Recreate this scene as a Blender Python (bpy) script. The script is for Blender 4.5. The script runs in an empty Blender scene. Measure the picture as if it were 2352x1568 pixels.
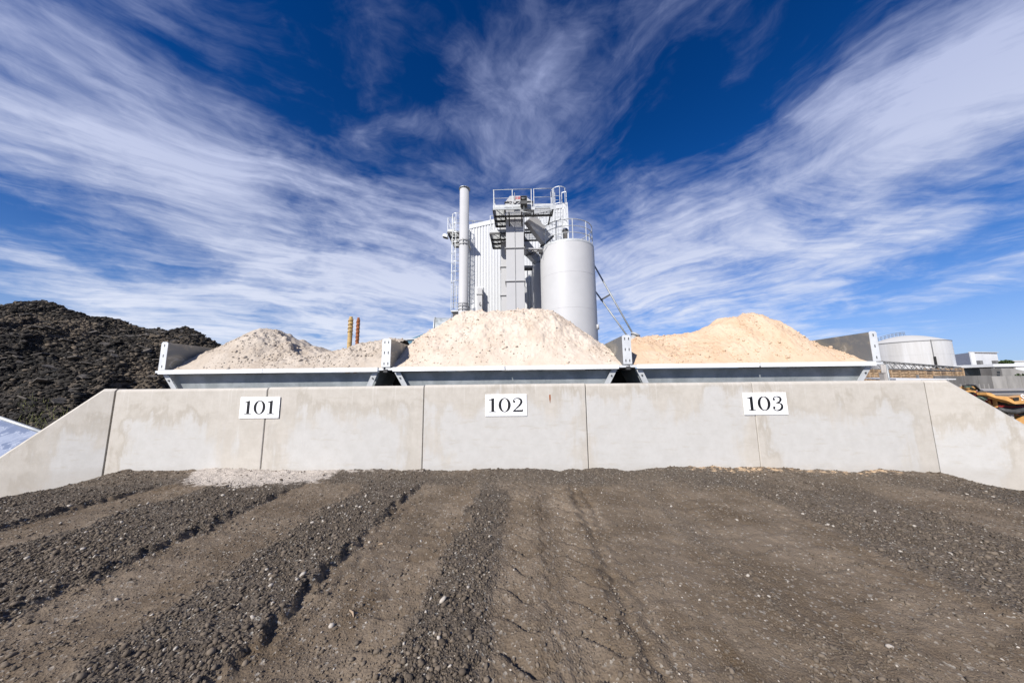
import bpy, math, random
import numpy as np
from mathutils import Vector, Matrix

R = math.radians
random.seed(7)
rng = np.random.default_rng(11)
sc = bpy.context.scene
col = sc.collection

# ---------------------------------------------------------------- camera
F = 725.0                     # focal length in pixels of a 2352 px wide frame (about 11 mm, full frame)
CAM_H = 1.026
YAW, PITCH, ROLL = -0.0307, 0.1340, -0.0106
_f = Vector((math.sin(YAW) * math.cos(PITCH), math.cos(YAW) * math.cos(PITCH), math.sin(PITCH)))
_r0 = Vector((math.cos(YAW), -math.sin(YAW), 0))
_u0 = _r0.cross(_f)
_r = _r0 * math.cos(ROLL) + _u0 * math.sin(ROLL)
_u = -_r0 * math.sin(ROLL) + _u0 * math.cos(ROLL)
cam_data = bpy.data.cameras.new('camera')
cam_data.sensor_width = 36.0
cam_data.lens = F / 2352 * 36
cam_data.clip_start = 0.05
cam_data.clip_end = 5000
cam = bpy.data.objects.new('camera', cam_data)
col.objects.link(cam)
M3 = Matrix((_r, _u, -_f)).transposed()
cam.matrix_world = Matrix.Translation((0, 0, CAM_H)) @ M3.to_4x4()
sc.camera = cam


def P(x, y, Y):
    """world point seen at photo position (x, y) that lies at distance Y"""
    d = _f + _r * ((x - 1176) / F) + _u * ((784 - y) / F)
    return Vector((d.x / d.y * Y, Y, CAM_H + d.z / d.y * Y))


def DIR(x, y):
    return (_f + _r * ((x - 1176) / F) + _u * ((784 - y) / F)).normalized()


# ---------------------------------------------------------------- sun, sky, exposure
SUN_AZ, SUN_EL = R(32), R(36)           # sun behind the camera's left shoulder
sun_from = Vector((-math.sin(SUN_AZ) * math.cos(SUN_EL), -math.cos(SUN_AZ) * math.cos(SUN_EL), math.sin(SUN_EL)))
sd = bpy.data.lights.new('sun', 'SUN')
sd.energy = 4.6
sd.angle = R(0.53)
sd.color = (1.0, 0.955, 0.89)
sun = bpy.data.objects.new('sun', sd)
col.objects.link(sun)
sun.rotation_euler = (-sun_from).to_track_quat('-Z', 'Y').to_euler()

world = bpy.data.worlds.new('World')
sc.world = world
world.use_nodes = True
wt = world.node_tree
wt.nodes.clear()


class NG:
    """little helper to write node graphs"""
    def __init__(self, tree):
        self.t = tree

    def n(self, typ, **kw):
        nd = self.t.nodes.new(typ)
        for k, v in kw.items():
            if k.startswith('i_'):
                nd.inputs[k[2:].replace('_', ' ')].default_value = v
            else:
                setattr(nd, k, v)
        return nd

    def l(self, a, b):
        self.t.links.new(a, b)

    def val(self, sock, v):
        if hasattr(v, 'is_output') or isinstance(v, bpy.types.NodeSocket):
            self.l(v, sock)
        else:
            sock.default_value = v

    def m(self, op, a, b=0.0, c=None, clamp=False):
        nd = self.t.nodes.new('ShaderNodeMath')
        nd.operation = op
        nd.use_clamp = clamp
        self.val(nd.inputs[0], a)
        self.val(nd.inputs[1], b)
        if c is not None:
            self.val(nd.inputs[2], c)
        return nd.outputs[0]

    def vm(self, op, a, b=(0, 0, 0), out=0):
        nd = self.t.nodes.new('ShaderNodeVectorMath')
        nd.operation = op
        self.val(nd.inputs[0], a)
        if op == 'SCALE':
            self.val(nd.inputs['Scale'], b)
        else:
            self.val(nd.inputs[1], b)
        return nd.outputs[out]

    def mix(self, fac, a, b, blend='MIX'):
        nd = self.t.nodes.new('ShaderNodeMix')
        nd.data_type = 'RGBA'
        nd.blend_type = blend
        self.val(nd.inputs[0], fac)
        for s, v in ((nd.inputs[6], a), (nd.inputs[7], b)):
            if isinstance(v, tuple) and len(v) == 3:
                v = (*v, 1)
            self.val(s, v)
        return nd.outputs[2]

    def noise(self, vec, scale, detail=4, rough=0.55, dist=0.0, out='Fac', lac=2.0):
        nd = self.t.nodes.new('ShaderNodeTexNoise')
        nd.inputs['Scale'].default_value = scale
        nd.inputs['Detail'].default_value = detail
        nd.inputs['Roughness'].default_value = rough
        nd.inputs['Lacunarity'].default_value = lac
        nd.inputs['Distortion'].default_value = dist
        if vec is not None:
            self.l(vec, nd.inputs['Vector'])
        return nd.outputs[out]

    def vor(self, vec, scale, feature='F1', out='Distance'):
        nd = self.t.nodes.new('ShaderNodeTexVoronoi')
        nd.feature = feature
        nd.inputs['Scale'].default_value = scale
        if vec is not None:
            self.l(vec, nd.inputs['Vector'])
        return nd.outputs[out]

    def ss(self, v, lo, hi, a=0.0, b=1.0):
        nd = self.t.nodes.new('ShaderNodeMapRange')
        nd.interpolation_type = 'SMOOTHSTEP'
        self.val(nd.inputs[0], v)
        nd.inputs[1].default_value = lo
        nd.inputs[2].default_value = hi
        nd.inputs[3].default_value = a
        nd.inputs[4].default_value = b
        return nd.outputs[0]

    def mapping(self, vec, scale=(1, 1, 1), rot=(0, 0, 0), loc=(0, 0, 0)):
        nd = self.t.nodes.new('ShaderNodeMapping')
        nd.inputs['Scale'].default_value = scale
        nd.inputs['Rotation'].default_value = rot
        nd.inputs['Location'].default_value = loc
        self.val(nd.inputs['Vector'], vec)
        return nd.outputs[0]


BANKS = [      # (direction in the sky), tightness, more or less cloud
    ((470, 335), 70, 0.12), ((150, 180), 30, 0.03), ((60, 330), 60, 0.03), ((250, 690), 12, 0.15),
    ((700, 350), 120, 0.05), ((760, 690), 12, 0.18), ((1180, 660), 16, 0.14), ((1180, 150), 40, 0.05), ((1150, 285), 160, 0.08),
    ((2250, 130), 24, 0.08), ((1980, 400), 18, 0.12), ((1500, 620), 16, 0.13), ((2150, 600), 24, 0.09), ((1750, 640), 24, 0.08), ((1050, 480), 60, 0.03),
    ((660, 70), 24, -0.08), ((900, 230), 60, -0.03), ((1690, 80), 24, -0.11), ((1480, 280), 90, -0.04),
    ((850, 430), 90, -0.07), ((40, 560), 60, -0.15), ((500, 480), 90, -0.09), ((2330, 790), 18, -0.17), ((250, 430), 90, -0.06),
    ((2000, 810), 40, -0.13), ((1230, 345), 120, -0.10), ((1500, 810), 60, -0.14), ((1440, 430), 120, -0.09), ((1700, 350), 60, -0.05),
    ((330, 80), 60, -0.06), ((700, 790), 120, -0.06), ((2340, 330), 90, -0.05), ((640, 520), 160, -0.05),
]


def build_sky():
    g = NG(wt)
    tc = g.n('ShaderNodeTexCoord')
    d = g.vm('NORMALIZE', tc.outputs['Generated'])
    sky = g.n('ShaderNodeTexSky', sky_type='NISHITA')
    sky.sun_disc = False
    sky.sun_elevation = SUN_EL
    sky.sun_rotation = math.pi + SUN_AZ
    sky.altitude = 900
    sky.air_density = 1.0
    sky.dust_density = 0.25
    sky.ozone_density = 4.0
    gam = g.n('ShaderNodeGamma')
    gam.inputs[1].default_value = 1.42
    sk = g.vm('SCALE', sky.outputs[0], 0.118)
    g.l(sk, gam.inputs[0])
    hs = g.n('ShaderNodeHueSaturation')
    hs.inputs['Saturation'].default_value = 1.18
    hs.inputs['Hue'].default_value = 0.508
    g.l(gam.outputs[0], hs.inputs['Color'])
    # film-like shoulder so that the horizon does not burn out
    sh_ = g.vm('ADD', g.vm('MULTIPLY', hs.outputs[0], (2.7, 1.45, 0.50)), (1, 1, 1))
    base = g.vm('DIVIDE', hs.outputs[0], sh_)
    spz = g.n('ShaderNodeSeparateXYZ')
    g.l(d, spz.inputs[0])
    hz = g.m('MULTIPLY', g.m('EXPONENT', g.m('MULTIPLY', g.m('MAXIMUM', spz.outputs[2], 0.0), -8.0)), 0.80)
    base = g.mix(hz, base, (0.31, 0.42, 0.58))
    # cirrus: layers of streaks on a flat sheet of air far above
    sp = g.n('ShaderNodeSeparateXYZ')
    g.l(d, sp.inputs[0])
    zz = g.m('ADD', g.m('MAXIMUM', sp.outputs[2], 0.0), 0.16)
    cb = g.n('ShaderNodeCombineXYZ')
    g.l(g.m('DIVIDE', sp.outputs[0], zz), cb.inputs[0])
    g.l(g.m('DIVIDE', sp.outputs[1], zz), cb.inputs[1])
    pl = cb.outputs[0]
    half = (.5, .5, .5)
    w1 = g.vm('SUBTRACT', g.noise(pl, 1.0, 2, 0.5, out='Color'), half)
    w2 = g.vm('SUBTRACT', g.noise(pl, 3.4, 3, 0.6, out='Color'), half)
    pw = g.vm('ADD', pl, g.vm('ADD', g.vm('SCALE', w1, 0.60), g.vm('SCALE', w2, 0.22)))
    pf = g.vm('ADD', pl, g.vm('ADD', g.vm('SCALE', w1, 0.50), g.vm('SCALE', w2, 0.06)))

    def streaks(ang, off):
        # turn so that the wind runs along y, then stretch
        ra = g.mapping(pw, (1, 1, 1), (0, 0, R(ang)), off)
        rf = g.mapping(pf, (1, 1, 1), (0, 0, R(ang + 4)), off)
        a = g.noise(g.mapping(ra, (2.3, 0.75, 1)), 1.0, 9, 0.60)
        b = g.noise(g.mapping(rf, (16, 2.6, 1)), 1.0, 6, 0.62)
        return a, b
    a1, b1 = streaks(-44, (0, 0, 0))
    a2, b2 = streaks(48, (5, 3, 0))
    a3, b3 = streaks(84, (9, 1, 0))
    sel = g.ss(g.m('ADD', sp.outputs[0], g.m('MULTIPLY', g.m('SUBTRACT', g.noise(pl, 1.3, 2, 0.5), 0.5), 1.6)), -0.30, 0.30, 1, 0)
    sel2 = g.ss(g.noise(g.mapping(pl, loc=(7, 2, 0)), 1.0, 2, 0.5), 0.54, 0.66)

    def lerp(f, a, b):
        return g.m('ADD', g.m('MULTIPLY', a, g.m('SUBTRACT', 1.0, f)), g.m('MULTIPLY', b, f))
    A = lerp(sel2, lerp(sel, a1, a2), a3)
    Bf = lerp(sel2, lerp(sel, b1, b2), b3)
    soft = g.noise(pw, 1.9, 8, 0.62)
    streak = g.m('ADD', g.m('ADD', g.m('MULTIPLY', A, 0.42), g.m('MULTIPLY', Bf, 0.11)), g.m('MULTIPLY', soft, 0.47))
    streak = g.m('MULTIPLY_ADD', g.m('SUBTRACT', streak, 0.5), 1.85, 0.5)
    # large cloud banks and clearings, by direction in the sky
    dw = g.vm('NORMALIZE', g.vm('ADD', d, g.vm('SCALE', g.vm('SUBTRACT', g.noise(d, 3.0, 5, 0.6, out='Color'), half), 0.34)))
    banks = BANKS
    tot = None
    for (px, py), k, a in banks:
        c = DIR(px, py)
        e = g.m('EXPONENT', g.m('MULTIPLY', g.m('SUBTRACT', g.vm('DOT_PRODUCT', dw, tuple(c), out=1), 1.0), float(k)))
        e = g.m('MULTIPLY', e, a)
        tot = e if tot is None else g.m('ADD', tot, e)
    dens = g.m('ADD', streak, tot)
    cl = g.ss(dens, 0.395, 0.86)
    cl = g.m('MULTIPLY', cl, g.m('MULTIPLY_ADD', Bf, 0.8, 0.60), clamp=True)
    cloud_col = g.mix(g.ss(sp.outputs[2], 0.0, 0.8), (0.58, 0.61, 0.69), (0.31, 0.355, 0.55))
    fin = g.mix(g.m('MULTIPLY', cl, 0.90), base, cloud_col)
    bg = g.n('ShaderNodeBackground')
    bg.inputs['Strength'].default_value = 1.0
    g.l(fin, bg.inputs['Color'])
    out = g.n('ShaderNodeOutputWorld')
    g.l(bg.outputs[0], out.inputs[0])


build_sky()
vs = sc.view_settings
vs.view_transform = 'Standard'
vs.look = 'None'
vs.exposure = 0.52
vs.gamma = 1.0
vs.use_curve_mapping = False

GROUND_Z = -1.2               # natural yard level; the loading ramp's top is z = 0


# ---------------------------------------------------------------- numpy noise
def vnoise(x, y, seed=0):
    xi = np.floor(x).astype(np.int64)
    yi = np.floor(y).astype(np.int64)
    fx = x - xi
    fy = y - yi
    fx = fx * fx * (3 - 2 * fx)
    fy = fy * fy * (3 - 2 * fy)

    def h(a, b):
        n = (a * 374761393 + b * 668265263 + seed * 974634777) & 0xffffffff
        n = ((n ^ (n >> 13)) * 1274126177) & 0xffffffff
        n = n ^ (n >> 16)
        return (n & 0xffff) / 65535.0
    return (h(xi, yi) * (1 - fx) + h(xi + 1, yi) * fx) * (1 - fy) + (h(xi, yi + 1) * (1 - fx) + h(xi + 1, yi + 1) * fx) * fy


def fbm(x, y, octaves=4, rough=0.5, seed=0):
    s = 0
    a = 1
    t = 0
    for o in range(octaves):
        s = s + a * (vnoise(x, y, seed + o * 17) - 0.5)
        t += a
        a *= rough
        x = x * 2.03 + 3.1
        y = y * 2.03 + 1.7
    return s / t


def sstep(x, a, b):
    t = np.clip((x - a) / (b - a), 0, 1)
    return t * t * (3 - 2 * t)


# ---------------------------------------------------------------- materials
MATS = {}


def pmat(name, color, rough=0.6, metal=0.0, var=0.0, vscale=8.0, bump=0.0, bscale=60.0, spec=0.5, stretch=(1, 1, 1)):
    m = bpy.data.materials.new(name)
    m.use_nodes = True
    t = m.node_tree
    b = t.nodes['Principled BSDF']
    b.inputs['Roughness'].default_value = rough
    b.inputs['Metallic'].default_value = metal
    b.inputs['Specular IOR Level'].default_value = spec
    g = NG(t)
    tc = g.n('ShaderNodeTexCoord')
    ob = g.mapping(tc.outputs['Object'], stretch)
    if var:
        nz = g.noise(ob, vscale, 6, 0.6)
        lo = tuple(c * (1 - var) for c in color)
        hi = tuple(min(1, c * (1 + var)) for c in color)
        g.l(g.mix(g.ss(nz, 0.3, 0.7), lo, hi), b.inputs['Base Color'])
        g.l(g.m('MULTIPLY_ADD', nz, 0.3, rough - 0.15), b.inputs['Roughness'])
    else:
        b.inputs['Base Color'].default_value = (*color, 1)
    if bump:
        bn = g.n('ShaderNodeBump')
        bn.inputs['Strength'].default_value = bump
        bn.inputs['Distance'].default_value = 0.01
        g.l(g.noise(ob, bscale, 4, 0.6), bn.inputs['Height'])
        g.l(bn.outputs[0], b.inputs['Normal'])
    MATS[name] = m
    return m


pmat('light_grey_paint', (0.43, 0.43, 0.435), 0.55, 0, 0.03, 1.0, spec=0.3)
pmat('hood_grey_paint', (0.35, 0.35, 0.35), 0.5, 0, 0.05, 3)
pmat('cladding_white', (0.54, 0.55, 0.56), 0.5, 0, 0.04, 1.2, stretch=(1, 1, .1))
pmat('galv_bright', (0.60, 0.615, 0.625), 0.5, 0.15, 0.10, 5)
pmat('galv_rim', (0.74, 0.745, 0.75), 0.45, 0.1, 0.05, 5)
pmat('galv_rail', (0.44, 0.455, 0.46), 0.5, 0.2, 0.10, 5)
pmat('galv_dark', (0.30, 0.315, 0.32), 0.5, 0.3, 0.15, 7)
pmat('dark_steel', (0.055, 0.055, 0.055), 0.6, 0.2, 0.3, 6)
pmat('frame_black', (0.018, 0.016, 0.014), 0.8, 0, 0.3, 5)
pmat('white_plate', (0.86, 0.86, 0.86), 0.35)
pmat('digit_black', (0.006, 0.006, 0.007), 0.45)
pmat('logo_red', (0.60, 0.015, 0.03), 0.5)
pmat('ochre_paint', (0.36, 0.24, 0.09), 0.7, 0, 0.3, 9)
pmat('rust', (0.24, 0.075, 0.022), 0.85, 0, 0.45, 14, 0.5, 40)
pmat('rubber', (0.02, 0.02, 0.02), 0.7)
pmat('machine_yellow', (0.55, 0.30, 0.10), 0.5, 0, 0.25, 2.5)
pmat('machine_red', (0.22, 0.022, 0.02), 0.55, 0, 0.3, 2.5)
pmat('machine_green', (0.07, 0.10, 0.075), 0.6, 0, 0.2, 4)
pmat('timber', (0.30, 0.21, 0.13), 0.85, 0, 0.35, 1.2)
pmat('timber_dark', (0.17, 0.12, 0.08), 0.85, 0, 0.3, 1.2)
pmat('far_concrete', (0.25, 0.24, 0.225), 0.9, 0, 0.25, 0.35, stretch=(1, 1, .25))
pmat('far_concrete_dark', (0.12, 0.115, 0.11), 0.9, 0, 0.3, 0.35, stretch=(1, 1, .25))
pmat('far_grey', (0.16, 0.16, 0.16), 0.7, 0, 0.1, 0.3)
pmat('far_white', (0.62, 0.63, 0.64), 0.6, 0, 0.06, 0.2)
pmat('tank_roof', (0.50, 0.49, 0.47), 0.7, 0, 0.08, 0.08)
pmat('window_and_shadow_dark', (0.02, 0.022, 0.025), 0.2)
pmat('asphalt', (0.045, 0.045, 0.047), 0.9, 0, 0.2, 0.6)
pmat('kerb_concrete', (0.33, 0.31, 0.29), 0.9, 0, 0.15, 0.5)
pmat('yard_soil', (0.20, 0.165, 0.125), 0.95, 0, 0.3, 0.25, 0.4, 4)
pmat('leaf_green', (0.045, 0.075, 0.02), 0.8, 0, 0.4, 2)
pmat('bark', (0.08, 0.06, 0.045), 0.9)
pmat('twig', (0.34, 0.25, 0.17), 0.9)
pmat('grass_dry', (0.11, 0.12, 0.03), 0.85, 0, .4, 3)
pmat('blue_glass', (0.12, 0.22, 0.27), 0.15, 0.1)
pmat('slab_grey', (0.085, 0.074, 0.063), 0.9, 0, 0.5, 2.0, 0.6, 12)
pmat('stainless', (0.55, 0.56, 0.57), 0.22, 1.0)


def mat_galv_sheet():
    """zinc sheet: spangle, rub marks, cloudy stains"""
    m = bpy.data.materials.new('galv_sheet')
    m.use_nodes = True
    g = NG(m.node_tree)
    b = m.node_tree.nodes['Principled BSDF']
    tc = g.n('ShaderNodeTexCoord')
    o = tc.outputs['Object']
    n1 = g.noise(o, 3.0, 5, 0.6, 0.6)
    n2 = g.noise(g.mapping(o, (3, 3, 26), (0, R(35), 0)), 2.0, 5, 0.65)
    sp = g.vor(o, 70, out='Color')
    spv = g.n('ShaderNodeSeparateColor')
    g.l(sp, spv.inputs[0])
    c = g.mix(g.ss(n1, 0.35, 0.68), (0.30, 0.335, 0.345), (0.47, 0.505, 0.515))
    c = g.mix(g.m('MULTIPLY', spv.outputs[0], 0.22), c, (0.58, 0.60, 0.61))
    c = g.mix(g.ss(n2, 0.60, 0.75, 0, .5), c, (0.62, 0.635, 0.64))
    g.l(c, b.inputs['Base Color'])
    b.inputs['Metallic'].default_value = 0.45
    g.l(g.m('MULTIPLY_ADD', n1, 0.3, 0.32), b.inputs['Roughness'])
    MATS['galv_sheet'] = m


def mat_stained_plate():
    """side plates: dull zinc with dried mud rings"""
    m = bpy.data.materials.new('stained_plate')
    m.use_nodes = True
    g = NG(m.node_tree)
    b = m.node_tree.nodes['Principled BSDF']
    tc = g.n('ShaderNodeTexCoord')
    o = tc.outputs['Object']
    n1 = g.noise(o, 1.7, 5, 0.55, 1.0)
    n2 = g.noise(o, 7, 6, 0.65)
    ring = g.m('ABSOLUTE', g.m('SUBTRACT', n1, 0.53))
    c = g.mix(g.ss(n1, 0.40, 0.58), (0.16, 0.175, 0.19), (0.30, 0.285, 0.245))
    c = g.mix(g.ss(ring, 0.0, 0.012, 0.55, 0), c, (0.50, 0.50, 0.49))
    c = g.mix(g.ss(n2, 0.55, 0.75, 0, 0.6), c, (0.40, 0.36, 0.29))
    g.l(c, b.inputs['Base Color'])
    b.inputs['Metallic'].default_value = 0.35
    g.l(g.m('MULTIPLY_ADD', n2, 0.35, 0.33), b.inputs['Roughness'])
    MATS['stained_plate'] = m


def mat_water_stain_sheet():
    """new zinc sheet with white water-stain rings"""
    m = bpy.data.materials.new('ringed_sheet')
    m.use_nodes = True
    g = NG(m.node_tree)
    b = m.node_tree.nodes['Principled BSDF']
    tc = g.n('ShaderNodeTexCoord')
    o = tc.outputs['Object']
    n1 = g.noise(o, 3.3, 4, 0.5, 1.6)
    ring = g.m('ABSOLUTE', g.m('SUBTRACT', n1, 0.50))
    c = g.mix(g.ss(n1, 0.38, 0.62), (0.20, 0.24, 0.33), (0.38, 0.42, 0.50))  # blue cast: the sky's reflection is painted into the zinc colour
    c = g.mix(g.ss(ring, 0.0, 0.022, 0.6, 0), c, (0.60, 0.63, 0.68))
    g.l(c, b.inputs['Base Color'])
    b.inputs['Metallic'].default_value = 0.5
    b.inputs['Roughness'].default_value = 0.32
    MATS['ringed_sheet'] = m


def mat_concrete():
    """precast panel: smooth beige laitance at the top and edges, pale sandy middle, damp runs, pores"""
    m = bpy.data.materials.new('precast_concrete')
    m.use_nodes = True
    g = NG(m.node_tree)
    b = m.node_tree.nodes['Principled BSDF']
    tc = g.n('ShaderNodeTexCoord')
    o = tc.outputs['Object']
    oi = g.n('ShaderNodeObjectInfo')
    rnd = oi.outputs['Random']
    off = g.vm('SCALE', (13.0, 7.0, 5.0), g.m('MULTIPLY', rnd, 9.0))
    so = g.vm('ADD', o, off)
    sp = g.n('ShaderNodeSeparateXYZ')
    g.l(o, sp.inputs[0])
    x, z = sp.outputs[0], sp.outputs[2]
    big = g.noise(g.mapping(so, (1, 1, 0.7)), 1.9, 6, 0.62, 0.35)
    runs = g.noise(g.mapping(so, (5.5, 1, 0.5)), 1.6, 6, 0.66)
    thin = g.noise(g.mapping(so, (26, 1, 0.8)), 1.6, 4, 0.6)
    mott = g.noise(so, 9, 6, 0.7)
    # distance from the panel's rim: pale aggregate shows in the middle field
    ex = g.m('SUBTRACT', 1.0, g.m('ABSOLUTE', x))
    ez = g.m('SUBTRACT', 0.86, z)
    dist = g.m('MINIMUM', ex, ez)
    field = g.m('ADD', g.m('MULTIPLY', dist, 1.25), g.m('MULTIPLY', g.m('SUBTRACT', big, 0.5), 2.1))
    field = g.m('ADD', field, g.m('MULTIPLY', g.m('SUBTRACT', runs, 0.5), 0.8))
    field = g.m('ADD', field, g.m('MULTIPLY', g.m('SUBTRACT', rnd, 0.5), 0.75))
    pale = g.ss(field, 0.10, 0.50)
    c = g.mix(g.ss(mott, 0.3, 0.7), (0.435, 0.403, 0.355), (0.485, 0.453, 0.405))
    c = g.mix(pale, c, g.mix(g.ss(mott, .3, .7), (0.453, 0.440, 0.416), (0.490, 0.478, 0.456)))
    # damp, darker tide marks just where the pale field starts
    tide = g.m('ABSOLUTE', g.m('SUBTRACT', field, 0.20))
    td = g.m('MULTIPLY', g.ss(tide, 0.0, 0.17, 1, 0), g.ss(big, 0.42, 0.62))
    c = g.mix(g.m('MULTIPLY', td, 0.68), c, (0.355, 0.32, 0.268))
    # horizontal comb marks from the float
    comb = g.noise(g.mapping(so, (2.4, 1, 13)), 1.5, 6, 0.7)
    c = g.mix(g.m('MULTIPLY', g.ss(comb, 0.54, 0.68), 0.45), c, (0.40, 0.365, 0.31))
    # fine vertical drips from the top edge
    dr = g.m('MULTIPLY', g.ss(thin, 0.56, 0.68), g.ss(z, 0.55, 1.0))
    c = g.mix(g.m('MULTIPLY', dr, 0.25), c, (0.62, 0.60, 0.57))
    wr = g.m('MULTIPLY', g.ss(runs, 0.62, 0.75), 0.3)
    c = g.mix(wr, c, (0.60, 0.585, 0.56))
    # splashed dirt low down
    low = g.m('MULTIPLY', g.ss(g.m('ADD', z, g.m('MULTIPLY', big, 0.12)), 0.04, 0.16, 1, 0), 0.35)
    c = g.mix(low, c, (0.36, 0.33, 0.29))
    # pores
    po = g.vor(so, 55)
    pores = g.m('MULTIPLY', g.ss(po, 0.06, 0.20, 1, 0), g.ss(g.noise(so, 3.1, 4), 0.45, 0.6))
    c = g.mix(g.m('MULTIPLY', pores, 0.33), c, (0.38, 0.37, 0.35))
    g.l(c, b.inputs['Base Color'])
    b.inputs['Roughness'].default_value = 0.88
    b.inputs['Specular IOR Level'].default_value = 0.3
    bn = g.n('ShaderNodeBump')
    bn.inputs['Strength'].default_value = 0.35
    bn.inputs['Distance'].default_value = 0.004
    hgt = g.m('SUBTRACT', g.m('MULTIPLY', g.noise(so, 38, 6, 0.7), 0.9), pores)
    g.l(hgt, bn.inputs['Height'])
    g.l(bn.outputs[0], b.inputs['Normal'])
    MATS['precast_concrete'] = m


def mat_sand(name, c_dark, c_mid, c_light):
    m = bpy.data.materials.new(name)
    m.use_nodes = True
    g = NG(m.node_tree)
    b = m.node_tree.nodes['Principled BSDF']
    tc = g.n('ShaderNodeTexCoord')
    o = tc.outputs['Object']
    n1 = g.noise(o, 2.2, 6, 0.6, 0.4)
    n2 = g.noise(o, 14, 6, 0.65)
    n3 = g.noise(o, 70, 4, 0.7)
    c = g.mix(g.ss(n1, 0.32, 0.66), c_mid, c_light)
    c = g.mix(g.ss(n2, 0.56, 0.74, 0, 0.38), c, c_dark)
    c = g.mix(g.ss(n3, 0.58, 0.75, 0, 0.22), c, c_dark)
    g.l(c, b.inputs['Base Color'])
    b.inputs['Roughness'].default_value = 0.95
    b.inputs['Specular IOR Level'].default_value = 0.15
    bn = g.n('ShaderNodeBump')
    bn.inputs['Strength'].default_value = 0.7
    bn.inputs['Distance'].default_value = 0.012
    h = g.m('ADD', g.m('MULTIPLY', n2, 0.8), g.m('MULTIPLY', n3, 0.5))
    g.l(h, bn.inputs['Height'])
    g.l(bn.outputs[0], b.inputs['Normal'])
    MATS[name] = m


def mat_ramp():
    """loose dark gravel, compacted brown wheel tracks, spilled sand (attributes tell where)"""
    m = bpy.data.materials.new('ramp_gravel')
    m.use_nodes = True
    g = NG(m.node_tree)
    b = m.node_tree.nodes['Principled BSDF']
    tc = g.n('ShaderNodeTexCoord')
    o = tc.outputs['Object']

    def att(n):
        a = g.n('ShaderNodeAttribute')
        a.attribute_name = n
        return a.outputs['Fac']
    packed, sandy, peach = att('packed'), att('sandy'), att('peach')
    n1 = g.noise(o, 2.0, 6, 0.6)
    n2 = g.noise(o, 40, 5, 0.7)
    n3 = g.noise(o, 160, 3, 0.7)
    vc = g.vor(o, 95, out='Color')
    sv = g.n('ShaderNodeSeparateColor')
    g.l(vc, sv.inputs[0])
    loose = g.mix(sv.outputs[0], (0.062, 0.050, 0.039), (0.138, 0.113, 0.089))
    loose = g.mix(g.ss(sv.outputs[1], 0.94, 0.97), loose, (0.33, 0.31, 0.27))
    pk = g.mix(g.ss(n1, 0.35, 0.65), (0.116, 0.086, 0.058), (0.182, 0.142, 0.103))
    pk = g.mix(g.ss(n2, 0.55, 0.7, 0, 0.5), pk, (0.20, 0.175, 0.145))
    damp = g.noise(g.mapping(o, (2.2, 0.8, 1)), 1.3, 5, 0.6)
    pk = g.mix(g.ss(damp, 0.54, 0.70, 0, 0.75), pk, (0.098, 0.068, 0.040))
    pk = g.mix(g.ss(sv.outputs[2], 0.93, 0.97, 0, .8), pk, (0.30, 0.27, 0.23))
    f = g.ss(g.m('ADD', packed, g.m('MULTIPLY', g.m('SUBTRACT', n2, 0.5), 0.7)), 0.32, 0.72)
    c = g.mix(f, loose, pk)
    fs = g.ss(g.m('ADD', sandy, g.m('MULTIPLY', g.m('SUBTRACT', g.noise(o, 12, 6, 0.7), 0.5), 1.3)), 0.40, 0.66)
    c = g.mix(fs, c, g.mix(n2, (0.38, 0.335, 0.29), (0.50, 0.45, 0.40)))
    fp = g.ss(g.m('ADD', peach, g.m('MULTIPLY', g.m('SUBTRACT', g.noise(o, 12, 6, 0.7), 0.5), 1.6)), 0.50, 0.72)
    c = g.mix(fp, c, (0.50, 0.36, 0.23))
    g.l(c, b.inputs['Base Color'])
    b.inputs['Roughness'].default_value = 0.95
    b.inputs['Specular IOR Level'].default_value = 0.2
    bn = g.n('ShaderNodeBump')
    bn.inputs['Strength'].default_value = 1.0
    bn.inputs['Distance'].default_value = 0.008
    h = g.m('ADD', g.m('MULTIPLY', g.vor(o, 95), g.m('MULTIPLY_ADD', f, -0.6, 1.0)), g.m('MULTIPLY', n3, 0.6))
    g.l(h, bn.inputs['Height'])
    g.l(bn.outputs[0], b.inputs['Normal'])
    MATS['ramp_gravel'] = m


def mat_toned(name, c0, c1, c2, hi=0.93, rough=0.9):
    """colour from a per-piece 'tone' attribute"""
    m = bpy.data.materials.new(name)
    m.use_nodes = True
    g = NG(m.node_tree)
    b = m.node_tree.nodes['Principled BSDF']
    a = g.n('ShaderNodeAttribute')
    a.attribute_name = 'tone'
    t = a.outputs['Fac']
    tc = g.n('ShaderNodeTexCoord')
    n = g.noise(tc.outputs['Object'], 60, 3)
    c = g.mix(t, c0, c1)
    c = g.mix(g.ss(t, hi, hi + 0.03), c, c2)
    c = g.mix(g.ss(n, .35, .7, 0, .3), c, c0)
    g.l(c, b.inputs['Base Color'])
    b.inputs['Roughness'].default_value = rough
    b.inputs['Specular IOR Level'].default_value = 0.25
    MATS[name] = m


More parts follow.
